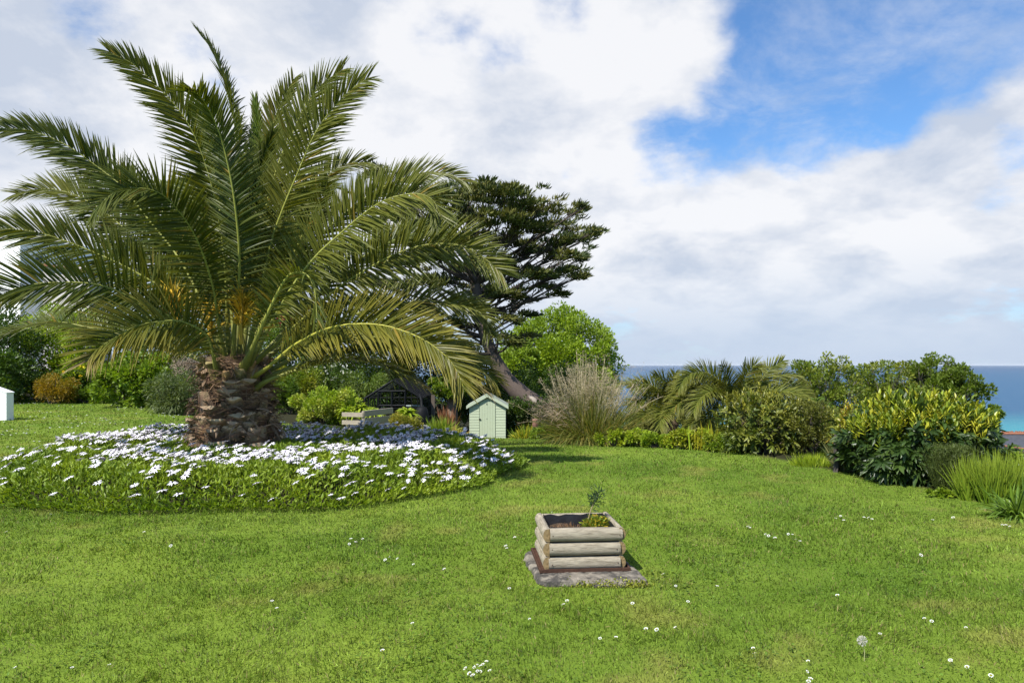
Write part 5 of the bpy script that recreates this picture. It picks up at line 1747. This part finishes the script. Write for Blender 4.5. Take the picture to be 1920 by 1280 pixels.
for i, (px, py, r) in enumerate(pads):
    dyy = float(np.clip(rng.normal(), -1.4, 1.4)) * 1.8
    c_ = cp(px, py, dyy)
    c_[0] = WX(px, CY + dyy)
    R_ = r / F * CY
    ax = nrm(c_ - org + np.array([0, dyy * .2, 0]))
    ax = nrm(ax * np.array([1, 1, .55]) + UP * .10 + (np.array([.35, 0, .35]) if px > 1030 and py < 460 else 0))
    # limb
    k = int(np.clip(np.interp(py, [370, 660], [11, 0]) + rng.integers(-1, 2), 0, 11))
    s0 = limb_nodes[k]
    mid = s0 * .5 + c_ * .5 + np.array([0, 0, -.25 * R_])
    q, _ = spline([s0, mid, c_ - ax * R_ * .3, c_ + ax * R_ * .7], 12)
    g.add(*tube(q, np.linspace(.055 + R_ * .05, .02, 12), 6, col=(0.06, 0.047, 0.037)))
    ntw = int(3 + r * .25)
    for j in range(ntw):
        e = c_ + rng.normal(size=3) * R_ * np.array([.6, .6, .3])
        q2, _ = spline([q[rng.integers(5, 10)], (q[8] + e) / 2, e], 4)
        g.add(*tube(q2, np.linspace(.03, .01, 4), 4, col=(0.06, 0.047, 0.037)))
    # tufts of upswept sprays in flat plates
    nt = int(max(6, (r ** 2) / 50))
    tc_ = c_ + np.clip(rng.normal(size=(nt, 3)), -1.35, 1.35) * R_ * np.array([.66, .6, .22])
    tc_ = tc_ + (ax * rng.uniform(-.3, .9, (nt, 1)) * R_ * .6)
    ns = 42
    ti = np.repeat(np.arange(nt), ns)
    N = len(ti)
    off = rand_dirs(N) * rng.uniform(.2, 1, (N, 1)) * np.array([.46, .46, .10])
    P_ = tc_[ti] + off
    Dn = nrm(ax * .75 + nrm(off) * .6 + UP * rng.uniform(-.10, .34, (N, 1)) + rng.normal(size=(N, 3)) * .3)
    base_c = np.array([[0.060, 0.078, 0.018], [0.090, 0.102, 0.021], [0.125, 0.125, 0.028], [0.045, 0.065, 0.018]])[rng.integers(0, 4, nt)][ti]
    Vs.add(*blades(P_, Dn, rand_dirs(N), rng.uniform(.16, .36, N), rng.uniform(.05, .09, N), 2, [.5, 1, .1], -.1, 0, base_c * rng.uniform(.7, 1.3, (N, 1))))
Vs.build('crown', M_NEEDLE, t)
g.build('trunk', M_TWIG, t, smooth=True)
# pale stripped patch and stub on the trunk
stub, _ = spline([cp(992, 742, -.5), cp(1003, 752, -.75), cp(1012, 768, -.6)], 6)
G().add(*tube(stub, [.05, .12, .13, .15, .10, .05], 8, wob=.25, col=(0.26, 0.22, 0.18))).build('bare_wood', M_TWIG, t, smooth=True)

# ---- right of the shed
t, g = strappy('golden_iris_clump', 'yellow green grassy clump right of the shed', 'plant', 962, 1012, 23.5, .62, [YG1, MD3, YG2, MD2], 420, .03, .7, .8)
bush('fern_mound', 'low mid green ferny mound beside the big ornamental grass', 'plant', (1000, 802, 1052), 18.5, [MD2, MD3, BR1], 3500, .10, nc=30)
xk, yk = WX(1004, 21), 21.0
o = thing('terracotta_pillar', 'small reddish brown pillar half hidden beside the ornamental grass', 'pillar', (xk, yk, float(ground_z(xk, yk))))
zt_ = EYE - (788 - HZ) / F * 21
zb_ = float(ground_z(xk, yk))
G().add(*tube(np.stack([np.full(6, xk), np.full(6, yk), np.linspace(zb_, zt_, 6)], 1), [.12, .10, .11, .09, .10, .08], 8, wob=.1, col=(.16, .08, .06))).build('post', M_TWIG, o)
G().add(*tube(np.array([[xk, yk, zt_], [xk, yk, zt_ + .06]]), [.11, .06], 8, col=(.2, .1, .07))).build('cap', M_TWIG, o)

# big ornamental grass
OY = 14.6
ocx = WX(1108, OY)
t, g0 = strappy('ornamental_grass', 'huge fountain of ornamental grass with tan flower stems', 'grass plant', 1050, 1172, OY, 1.35, [(0.085, 0.12, 0.03), (0.06, 0.095, 0.025), (0.16, 0.15, 0.05), (0.12, 0.13, 0.035)], 4600, .012, .85, .95, depth=.8)
n = 330
a = rng.normal(size=n) * .38
bf = rng.normal(size=n) * .35
Pb = np.stack([ocx + rng.normal(size=n) * .22, OY + rng.normal(size=n) * .2, np.full(n, float(ground_z(ocx, OY)))], 1)
Dd = nrm(np.stack([a, bf, np.ones(n)], 1))
L = rng.uniform(1.25, 2.0, n)
sc = np.array([0.44, 0.375, 0.25]) * rng.uniform(.6, 1.25, (n, 1))
g = G().add(*blades(Pb, Dd, rand_dirs(n), L, .014, 6, [1, 1, .9, .8, .7, .6, .5], np.abs(a) * .30, 0, np.array([0.19, 0.18, 0.07]) * rng.uniform(.7, 1.3, (n, 1)), sc))
g.build('flower_stems', M_STRAW, t)
tipp = Pb + Dd * L[:, None] - UP * (np.abs(a) * .30 * L)[:, None]
m = 18
ti = np.repeat(np.arange(n), m)
uu = rng.uniform(.70, 1.03, n * m)
Pp = Pb[ti] + Dd[ti] * (L[ti] * uu)[:, None] - UP * (np.abs(a)[ti] * .30 * L[ti] * uu ** 2)[:, None] + rng.normal(size=(n * m, 3)) * .022
Dp = nrm(Dd[ti] * .8 + rng.normal(size=(n * m, 3)) * .55)
G().add(*blades(Pp, Dp, rand_dirs(n * m), rng.uniform(.04, .10, n * m), .008, 1, [1, .3], .2, 0, np.array([0.40, 0.33, 0.235]) * rng.uniform(.55, 1.3, (n * m, 1)))).build('flower_heads', M_STRAW, t)
# broken stems falling to the left
n = 60
Pb = np.stack([ocx - .35 + rng.normal(size=n) * .15, OY - .1 + rng.normal(size=n) * .2, np.full(n, .25)], 1)
Dd = nrm(np.stack([-1 + rng.normal(size=n) * .2, -.1 + rng.normal(size=n) * .3, .75 + rng.normal(size=n) * .25], 1))
g = G().add(*blades(Pb, Dd, rand_dirs(n), rng.uniform(.5, .95, n), .012, 5, [1, 1, .9, .8, .7, .5], .3, 0, (0.30, 0.24, 0.14), (0.40, 0.29, 0.20)))
ee = Pb + Dd * .7
for k in range(14):
    g.add(*blades(ee + rng.normal(size=(n, 3)) * .05, nrm(Dd + rng.normal(size=(n, 3)) * .5), rand_dirs(n), .09, .012, 1, [1, .3], .3, 0, (0.36, 0.27, 0.20)))
g.build('fallen_stems', M_STRAW, t)

# low border plants along the edge of the lawn
for i, (x0, yt, x1, Y, cols, lab, sz) in enumerate((
        (1118, 806, 1212, 13.7, [BR2, YG3, BR3], 'low yellow green leafy plant at the foot of the ornamental grass', .06),
        (1205, 815, 1262, 13.4, [BR1, BR2, MD3], 'low fresh green plant left of the small palms on the lawn edge', .055),
        (1255, 802, 1330, 13.1, [BR2, YG1, YG3], 'yellow green feathery plant in front of the small palms', .06),
        (1322, 816, 1400, 12.6, [BR1, YG3, MD3], 'low bright plant between the feathery plant and the rhododendron', .055),
        (1040, 822, 1120, 14.6, [MD2, DK3, MD1], 'low dark green tuft under the ornamental grass', .06))):
    bush('border_plant', lab, 'plant', (x0, yt, x1), Y, cols, 4200, sz, nc=40, crad=.3, depth=.55, group='low border plants', aspect=.45)
t, g = strappy('spike_plant', 'thin yellow spikes rising from the low border plants', 'plant', 1285, 1420, 12.9, .55, [YG1, YG2, BR2], 160, .02, .1, .1, depth=.3)

# ---- young palms
def arc_frond(parent, base, az, el, L, curl, **kw):
    k = 9
    s = np.linspace(0, 1, k)
    e = el - curl * s ** 1.35
    st = L / (k - 1)
    pts = [np.asarray(base, float)]
    for i in range(1, k):
        pts.append(pts[-1] + st * np.array([math.cos(az) * math.cos(e[i]), math.sin(az) * math.cos(e[i]), math.sin(e[i])]))
    return add_frond(parent, pts, **kw)


PG1, PG2 = (0.075, 0.105, 0.014), (0.14, 0.16, 0.02)
for (bpx, bY, bh, fr, lab) in (
        (1385, 15.0, .25, [(0.1, 1.15, 1.75, 1.2), (0.35, 1.2, 1.6, 1.0), (3.0, 1.15, 1.8, 2.0), (3.3, .8, 1.7, 1.9), (2.7, .95, 1.8, 1.7), (3.5, .5, 1.5, 1.5), (-0.3, .7, 1.6, 1.7), (0.0, .45, 1.6, 1.4), (5.2, .8, 1.4, 2.0), (4.4, .9, 1.5, 2.1), (4.0, .6, 1.4, 1.8), (1.6, .9, 1.6, 1.6),
                               (0.9, 1.0, 1.6, 1.5), (2.2, 1.0, 1.6, 1.6), (3.1, 1.42, 1.7, 2.2), (0.2, 1.25, 1.7, 1.7), (5.8, 1.1, 1.6, 2.2), (3.8, 1.1, 1.6, 2.2), (4.7, .45, 1.3, 1.4)], 'larger of the two young palms with arching olive fronds'),
        (1255, 15.6, .1, [(3.1, 1.2, 1.5, 2.3), (2.6, 1.0, 1.4, 1.8), (3.5, .7, 1.4, 1.8), (0.3, 1.1, 1.3, 1.6), (4.4, .8, 1.3, 1.9), (3.9, .5, 1.3, 1.5), (5.3, .7, 1.2, 1.8), (1.5, 1.1, 1.3, 1.5), (2.9, 1.45, 1.45, 1.9), (3.2, .35, 1.2, 1.0)], 'smaller young palm left of the larger one')):
    bx_ = WX(bpx, bY)
    gz = float(ground_z(bx_, bY))
    pt = thing('young_palm', lab, 'palm tree', (bx_, bY, gz), 'young palms')
    b = np.array([bx_, bY, max(gz + .2, bh * .5)])
    top = max(gz + .3, bh + .25)
    G().add(*tube(np.array([[bx_, bY, gz - .1], [bx_, bY, top - .1], [bx_, bY, top + .1]]), [.2, .18, .1], 10, wob=.1, col=(0.1, 0.07, 0.045))).build('trunk', M_TWIG, pt)
    EXPL = ([[(1352, 684), (1361, 703), (1371, 728), (1384, 775)], [(1430, 690), (1413, 686), (1398, 708), (1391, 738), (1388, 780)], [(1467, 676), (1443, 692), (1422, 718), (1404, 750), (1392, 785)],
             [(1518, 744), (1490, 727), (1461, 731), (1425, 757), (1395, 790)], [(1272, 728), (1287, 706), (1308, 697), (1335, 703), (1368, 735), (1388, 785)], [(1255, 748), (1290, 720), (1324, 720), (1360, 746), (1388, 790)],
             [(1246, 782), (1268, 759), (1301, 744), (1344, 757), (1386, 796)], [(1290, 800), (1320, 772), (1350, 772), (1386, 800)], [(1500, 775), (1470, 756), (1435, 765), (1396, 797)], [(1320, 735), (1340, 722), (1362, 735), (1384, 780)]]
            if bpx == 1385 else
            [[(1225, 704), (1243, 711), (1256, 728), (1262, 770)], [(1185, 728), (1210, 720), (1236, 733), (1258, 772)], [(1178, 760), (1205, 746), (1235, 752), (1258, 785)], [(1195, 800), (1215, 780), (1240, 780), (1258, 800)],
             [(1300, 760), (1285, 745), (1270, 755), (1262, 785)], [(1265, 700), (1262, 722), (1260, 750), (1260, 780)], [(1310, 800), (1292, 785), (1275, 785), (1262, 800)], [(1200, 835), (1222, 805), (1245, 798), (1259, 808)]])
    for ex in EXPL:
        ex = ex[::-1]
        dd = rng.uniform(-.9, .5)
        pts_ = [np.array([bx_, bY, top])] + [W3(a_, b_, bY + dd * (i_ / len(ex))) for i_, (a_, b_) in enumerate(ex[1:])]
        add_frond(pt, pts_, Lmax=.42, nl=260, lscale=1.0, wscale=1.3, cols=(PG1, PG2), tipc=(0.20, 0.20, 0.04), base_r=.022, width=.017, rib=(0.28, 0.27, 0.07), face=(.35, .95), droop=.14, t0=.15, ang=(1.2, .5))
    fr = fr[-7:]
    for (az, el, L, cu) in fr:
        arc_frond(pt, (bx_ + .05 * math.cos(az), bY + .05 * math.sin(az), top), az + rng.normal() * .06, el, L * 1.12, cu * .95, Lmax=.44, nl=260, lscale=1.0, wscale=1.4, cols=(PG1, PG2), tipc=(0.18, 0.18, 0.04), base_r=.022, width=.017, rib=(0.26, 0.24, 0.06), face=(.9, .35), droop=.25, t0=.2)
    if bpx == 1385:                                     # the unopened dark spear
        sp = np.array([[bx_, bY, top], [bx_ + .02, bY, top + .7], W3(1393, 705, bY), W3(1398, 668, bY)])
        q, _ = spline(sp, 10)
        G().add(*tube(q, np.interp(np.linspace(0, 1, 10), [0, .5, .85, 1], [.03, .035, .028, .006]), 6, col=(0.035, 0.05, 0.02), wob=.15)).build('spear_leaf', M_STEM, pt)


def shoot_bush(name, label, bx, Y, ns, per, L, Wd, cols, newcols=None, newz=.3, mat=None, depth=.8, spread=(.5, 1.2), low=-.97, jit=.1, droop=.25, fill=.25, stems=5, cat='shrub', shoot_len=.10, rows=4, newfrac=1.0):
    """shrub of leafy shoots: leaves in whorls round each shoot tip, young shoots upright on top"""
    cx, rx, zb, zt = px_box(*bx[:3], Y)
    hz = (zt - zb) / 2
    ry = rx * depth
    t = thing(name, label, cat, (cx, Y, zb))
    d = rand_dirs(int(ns * 1.6))
    d = d[d[:, 2] > low][:ns]
    db = np.where(d[:, 2:] > 0, d, np.sign(d) * np.abs(d) ** .62)
    k = (1 + jit * rng.normal(size=(len(d), 1)))
    k = np.where(rng.random((len(d), 1)) < fill, k * rng.uniform(.55, .9, (len(d), 1)), k)
    lump = 0.86 + 0.22 * vn(d[:, 0] * 2 + 5, d[:, 2] * 2 + d[:, 1] * 2 + 9, .55, 61)[:, None]
    sp = np.array([cx, Y, zb + hz]) + db * k * lump * np.array([rx, ry, hz])
    sp[:, 2] = np.maximum(sp[:, 2], ground_z(sp[:, 0], sp[:, 1]) + .05)
    ax = nrm(d * .8 + UP * .45 + rng.normal(size=d.shape) * .25)
    young = np.zeros(len(d), bool)
    if newcols is not None:
        young = (d[:, 2] + rng.normal(size=len(d)) * .18 > newz) & (rng.random(len(d)) < newfrac)
        ax[young] = nrm(ax[young] * .5 + UP * .9)
    N = len(d) * per
    si = np.repeat(np.arange(len(d)), per)
    u = np.tile(np.linspace(0, 1, per), len(d))
    ph = u * per * 2.4 + rng.uniform(0, 6.28, len(d))[si]
    e1 = nrm(np.cross(ax, UP + np.array([.3, .1, 0])))
    e2 = np.cross(ax, e1)
    rd = e1[si] * np.cos(ph)[:, None] + e2[si] * np.sin(ph)[:, None]
    sprd = (spread[1] - (spread[1] - spread[0]) * u) * np.where(young[si], .8, 1)
    Dv = nrm(ax[si] * np.cos(sprd)[:, None] + rd * np.sin(sprd)[:, None] + rng.normal(size=(N, 3)) * .12)
    Wv = np.cross(Dv, ax[si])
    P_ = sp[si] + ax[si] * ((u - .8) * np.where(young[si], shoot_len * 1.3, shoot_len))[:, None]
    cols = np.asarray(cols, float)
    cc = cols[rng.integers(0, len(cols), len(d))][si] * rng.uniform(.75, 1.3, (N, 1))
    if newcols is not None:
        nc_ = np.asarray(newcols, float)[rng.integers(0, len(newcols), len(d))][si] * rng.uniform(.8, 1.2, (N, 1))
        cc = np.where(young[si][:, None], nc_, cc)
    LL = L * rng.uniform(.7, 1.2, N) * np.where(young[si], .66, 1)
    G().add(*blades(P_, Dv, Wv, LL, Wd * LL / L, rows, np.interp(np.linspace(0, 1, rows + 1), [0, .2, .5, .8, 1], [.2, .8, 1, .7, .06]), np.where(young[si], 0, droop), .3, cc)).build('foliage', mat or M_GLOSS, t)
    g = G()
    for i in rng.choice(len(sp), min(stems * 5, len(sp)), replace=False):
        b = np.array([cx + rng.normal() * rx * .2, Y + rng.normal() * ry * .2, zb - .05])
        q, _ = spline([b, (b + sp[i]) / 2 + np.array([0, 0, .1]), sp[i]], 7)
        g.add(*tube(q, np.linspace(.022, .006, 7), 5, col=(0.08, 0.065, 0.045)))
    g.build('stems', M_TWIG, t, smooth=True)
    # inner mass of older leaves so that the shrub is not hollow
    cc_, rr_ = shell_clumps((cx, Y, zb + hz * .95), rx * .8, ry * .8, hz * .85, 30, .3 * min(rx, hz), low=-.9)
    t2 = G().add(*crown_leaves(cc_, rr_, ns * 4, L * .9, cols, .4, zmin=zb, fill=.6))
    t2.build('inner_leaves', mat or M_GLOSS, t)
    return t


shoot_bush('rhododendron', 'dark rhododendron with olive leaf whorls before the young palms', (1352, 733, 1502), 12.6, 330, 9, .13, .045, [(0.055, 0.08, 0.016), (0.085, 0.11, 0.02), (0.12, 0.135, 0.025)], newcols=[(0.20, 0.20, 0.03), (0.16, 0.17, 0.03), (0.12, 0.14, 0.025)], newz=.3, droop=.2)
bush('twiggy_shrub', 'thin twiggy small leaved shrub right of the rhododendron', 'shrub', (1462, 752, 1566), 12.3, [(0.07, 0.085, 0.02), (0.10, 0.115, 0.022), (0.055, 0.07, 0.02)], 6500, .055, nc=60, crad=.22, stems=12, aspect=.4)
bush('shade_undergrowth', 'dark undergrowth behind the rhododendron and twiggy shrub', 'shrub', (1180, 765, 1600), 17.5, [DK2, DK3, MD1], 24000, .13, nc=150, crad=.3, depth=.25)
t, g = strappy('grass_tuft', 'bright green grass tuft at the foot of the twiggy shrub', 'grass plant', 1484, 1560, 10.9, .24, [BR2, BR3, MD3], 900, .010, .5, .5)
shoot_bush('yellow_leaf_shrub', 'small shrub with yellow and orange leaves left of the laurel', (1562, 757, 1632), 11.3, 120, 8, .10, .035, [(0.16, 0.18, 0.02), (0.22, 0.16, 0.02), (0.11, 0.14, 0.02), (0.14, 0.17, 0.02)], newcols=[(0.27, 0.27, 0.03), (0.22, 0.24, 0.03), (0.28, 0.20, 0.02)], newz=.2, newfrac=.7)
t, g = strappy('grey_strap_plant', 'grey green strappy plant left of the laurel', 'plant', 1565, 1612, 10.4, .62, [(0.09, 0.105, 0.06), (0.06, 0.08, 0.04), (0.13, 0.13, 0.08)], 420, .022, .5, .35)
xk, yk = WX(1567, 10.3), 10.3
o = thing('tree_stump', 'narrow grey dead stump between the grass tuft and the laurel', 'stump', (xk, yk, float(ground_z(xk, yk))))
zb_ = float(ground_z(xk, yk))
G().add(*tube(np.array([[xk, yk, zb_ - .05], [xk + .01, yk, zb_ + .2], [xk - .01, yk, zb_ + .4], [xk + .01, yk, zb_ + .62]]), [.042, .034, .036, .02], 8, wob=.25, col=(0.065, 0.055, 0.05))).build('trunk', M_TWIG, o)
G().add(*tube(np.array([[xk, yk, zb_ + .35], [xk + .05, yk, zb_ + .48]]), [.02, .012], 6, col=(0.12, 0.105, 0.095))).build('branch_stub', M_TWIG, o)

shoot_bush('laurel_bush', 'big laurel bush with glossy dark leaves and yellow new growth', (1606, 742, 1850), 9.7, 1250, 9, .14, .050, [(0.022, 0.045, 0.012), (0.03, 0.058, 0.014), (0.04, 0.07, 0.016)], newcols=[(0.22, 0.25, 0.02), (0.15, 0.20, 0.018), (0.26, 0.265, 0.025), (0.085, 0.125, 0.016)], newz=.22, jit=.07, depth=.75, droop=.35, shoot_len=.13)
t, g = strappy('rosemary_bush', 'dark upright needle leaved bush in front of the laurel', 'shrub', 1755, 1815, 8.75, .62, [(0.028, 0.045, 0.016), (0.04, 0.06, 0.02)], 900, .008, .1, .25)
nn = 5200
cR = np.array([WX(1786, 8.75), 8.75, .0])
Pp = cR + rng.normal(size=(nn, 3)) * np.array([.11, .10, 0]) + UP * rng.uniform(.05, .56, (nn, 1))
G().add(*blades(Pp, nrm(rng.normal(size=(nn, 3)) * .7 + UP * .8), rand_dirs(nn), .05, .007, 1, [1, .4], 0, 0, np.array([0.05, 0.075, 0.022]) * rng.uniform(.6, 1.4, (nn, 1)))).build('needles', M_LEAF, t)
for (x0, x1, Y, H, lab, k) in ((1800, 1850, 8.2, .56, 'bright upright grass blades next to the rosemary bush', 520), (1838, 1905, 8.0, .62, 'tallest bright upright grass blades, right of the laurel', 650), (1890, 1990, 8.1, .60, 'bright upright grass blades at the right edge behind the strap lilies', 650)):
    strappy('montbretia', lab, 'grass plant', x0, x1, Y, H, mat=M_STRAW, cols=[(0.15, 0.24, 0.016), (0.19, 0.27, 0.02), (0.11, 0.18, 0.015)], n=k, wid=.013, bend=.35, spread=.25, group='bright grass blade clumps', tip=(0.22, 0.28, 0.03))
strappy('strap_lily', 'dark arching strap leaved lily clump at the right edge', 'plant', 1872, 1950, 7.2, .50, [(0.06, 0.11, 0.014), (0.10, 0.165, 0.02)], 260, .034, 1.1, 1.25, mat=M_GLOSS, fold=.2)
bush('edge_weeds', 'low pale green weeds between the lawn and the bright blades', 'plant', (1745, 918, 1800), 8.35, [BR1, MD3, BR2], 700, .05, nc=14, depth=.4, stems=0)
bush('clipped_hedge', 'low bright clipped hedge below the slate roof at right', 'hedge', (1850, 849, 2080, 900), 22, [BR1, MD3, BR2], 9000, .10, nc=80, crad=.35, depth=.35)
bush('garden_hedge', 'dark hedge on the slope behind the laurel', 'hedge', (1560, 800, 1900), 24, [DK2, DK3, MD1], 9000, .14, nc=70, crad=.3, depth=.3)

# ---- airy trees behind, against the sea
AC = [(0.05, 0.085, 0.014), (0.075, 0.12, 0.018), (0.10, 0.145, 0.022), (0.13, 0.16, 0.03)]
tree('airy_tree', 'leftmost airy small leaved tree against the sea, beside the young palms', (1468, 672, 1625, 800), 21, AC, 9500, .09, 120, .15, 1545, trunk_r=.07, limbs=60, jit=.12, group='airy trees against the sea', barkc=(0.13, 0.115, 0.095), keep=.9, inner=.35)
tree('airy_tree', 'middle airy small leaved tree against the sea', (1590, 672, 1735, 800), 21.5, AC, 9000, .09, 115, .15, 1660, trunk_r=.07, limbs=60, jit=.12, group='airy trees against the sea', barkc=(0.13, 0.115, 0.095), keep=.9, inner=.35)
tree('airy_tree', 'tallest airy tree against the sea with branches reaching right', (1690, 664, 1812, 800), 22, [AC[0], AC[1], AC[1]], 11000, .095, 120, .16, 1735, trunk_r=.09, limbs=60, jit=.12, group='airy trees against the sea', barkc=(0.13, 0.115, 0.095), keep=.9, inner=.35)
tree('airy_tree', 'low spreading airy tree reaching right above the laurel', (1740, 694, 1845, 765), 21.5, [AC[0], AC[1], AC[1]], 5000, .105, 42, .25, 1740, trunk_r=.06, limbs=30, jit=.2, group='airy trees against the sea', barkc=(0.13, 0.115, 0.095), inner=.35)
tree('scrub_tree', 'small dark tree beside the white chimney at right', (1832, 762, 1876, 800), 40, [MD1, DK3, MD2], 3000, .15, 26, .3, 1850, trunk_r=.07, limbs=12)

# ================================================================== the sea air: pale haze that fades only the far water
hm = bpy.data.materials.new('sea_air')
hm.use_nodes = True
k = NT(hm.node_tree)
pv = k.n('ShaderNodeVolumePrincipled')
pv.inputs['Color'].default_value = (0.86, 0.91, 0.97, 1)
pv.inputs['Density'].default_value = 1.8e-5
pv.inputs['Anisotropy'].default_value = 0.0
oo = k.n('ShaderNodeOutputMaterial')
k.put(oo.inputs['Volume'], pv.outputs[0])
v, q = box((0, 40000, -7.0), (184000, 101000, 50.0))
o = G().add(v, q).build('haze', hm)
tag(o, 'thin pale sea haze towards the horizon', 'haze', kind='stuff')
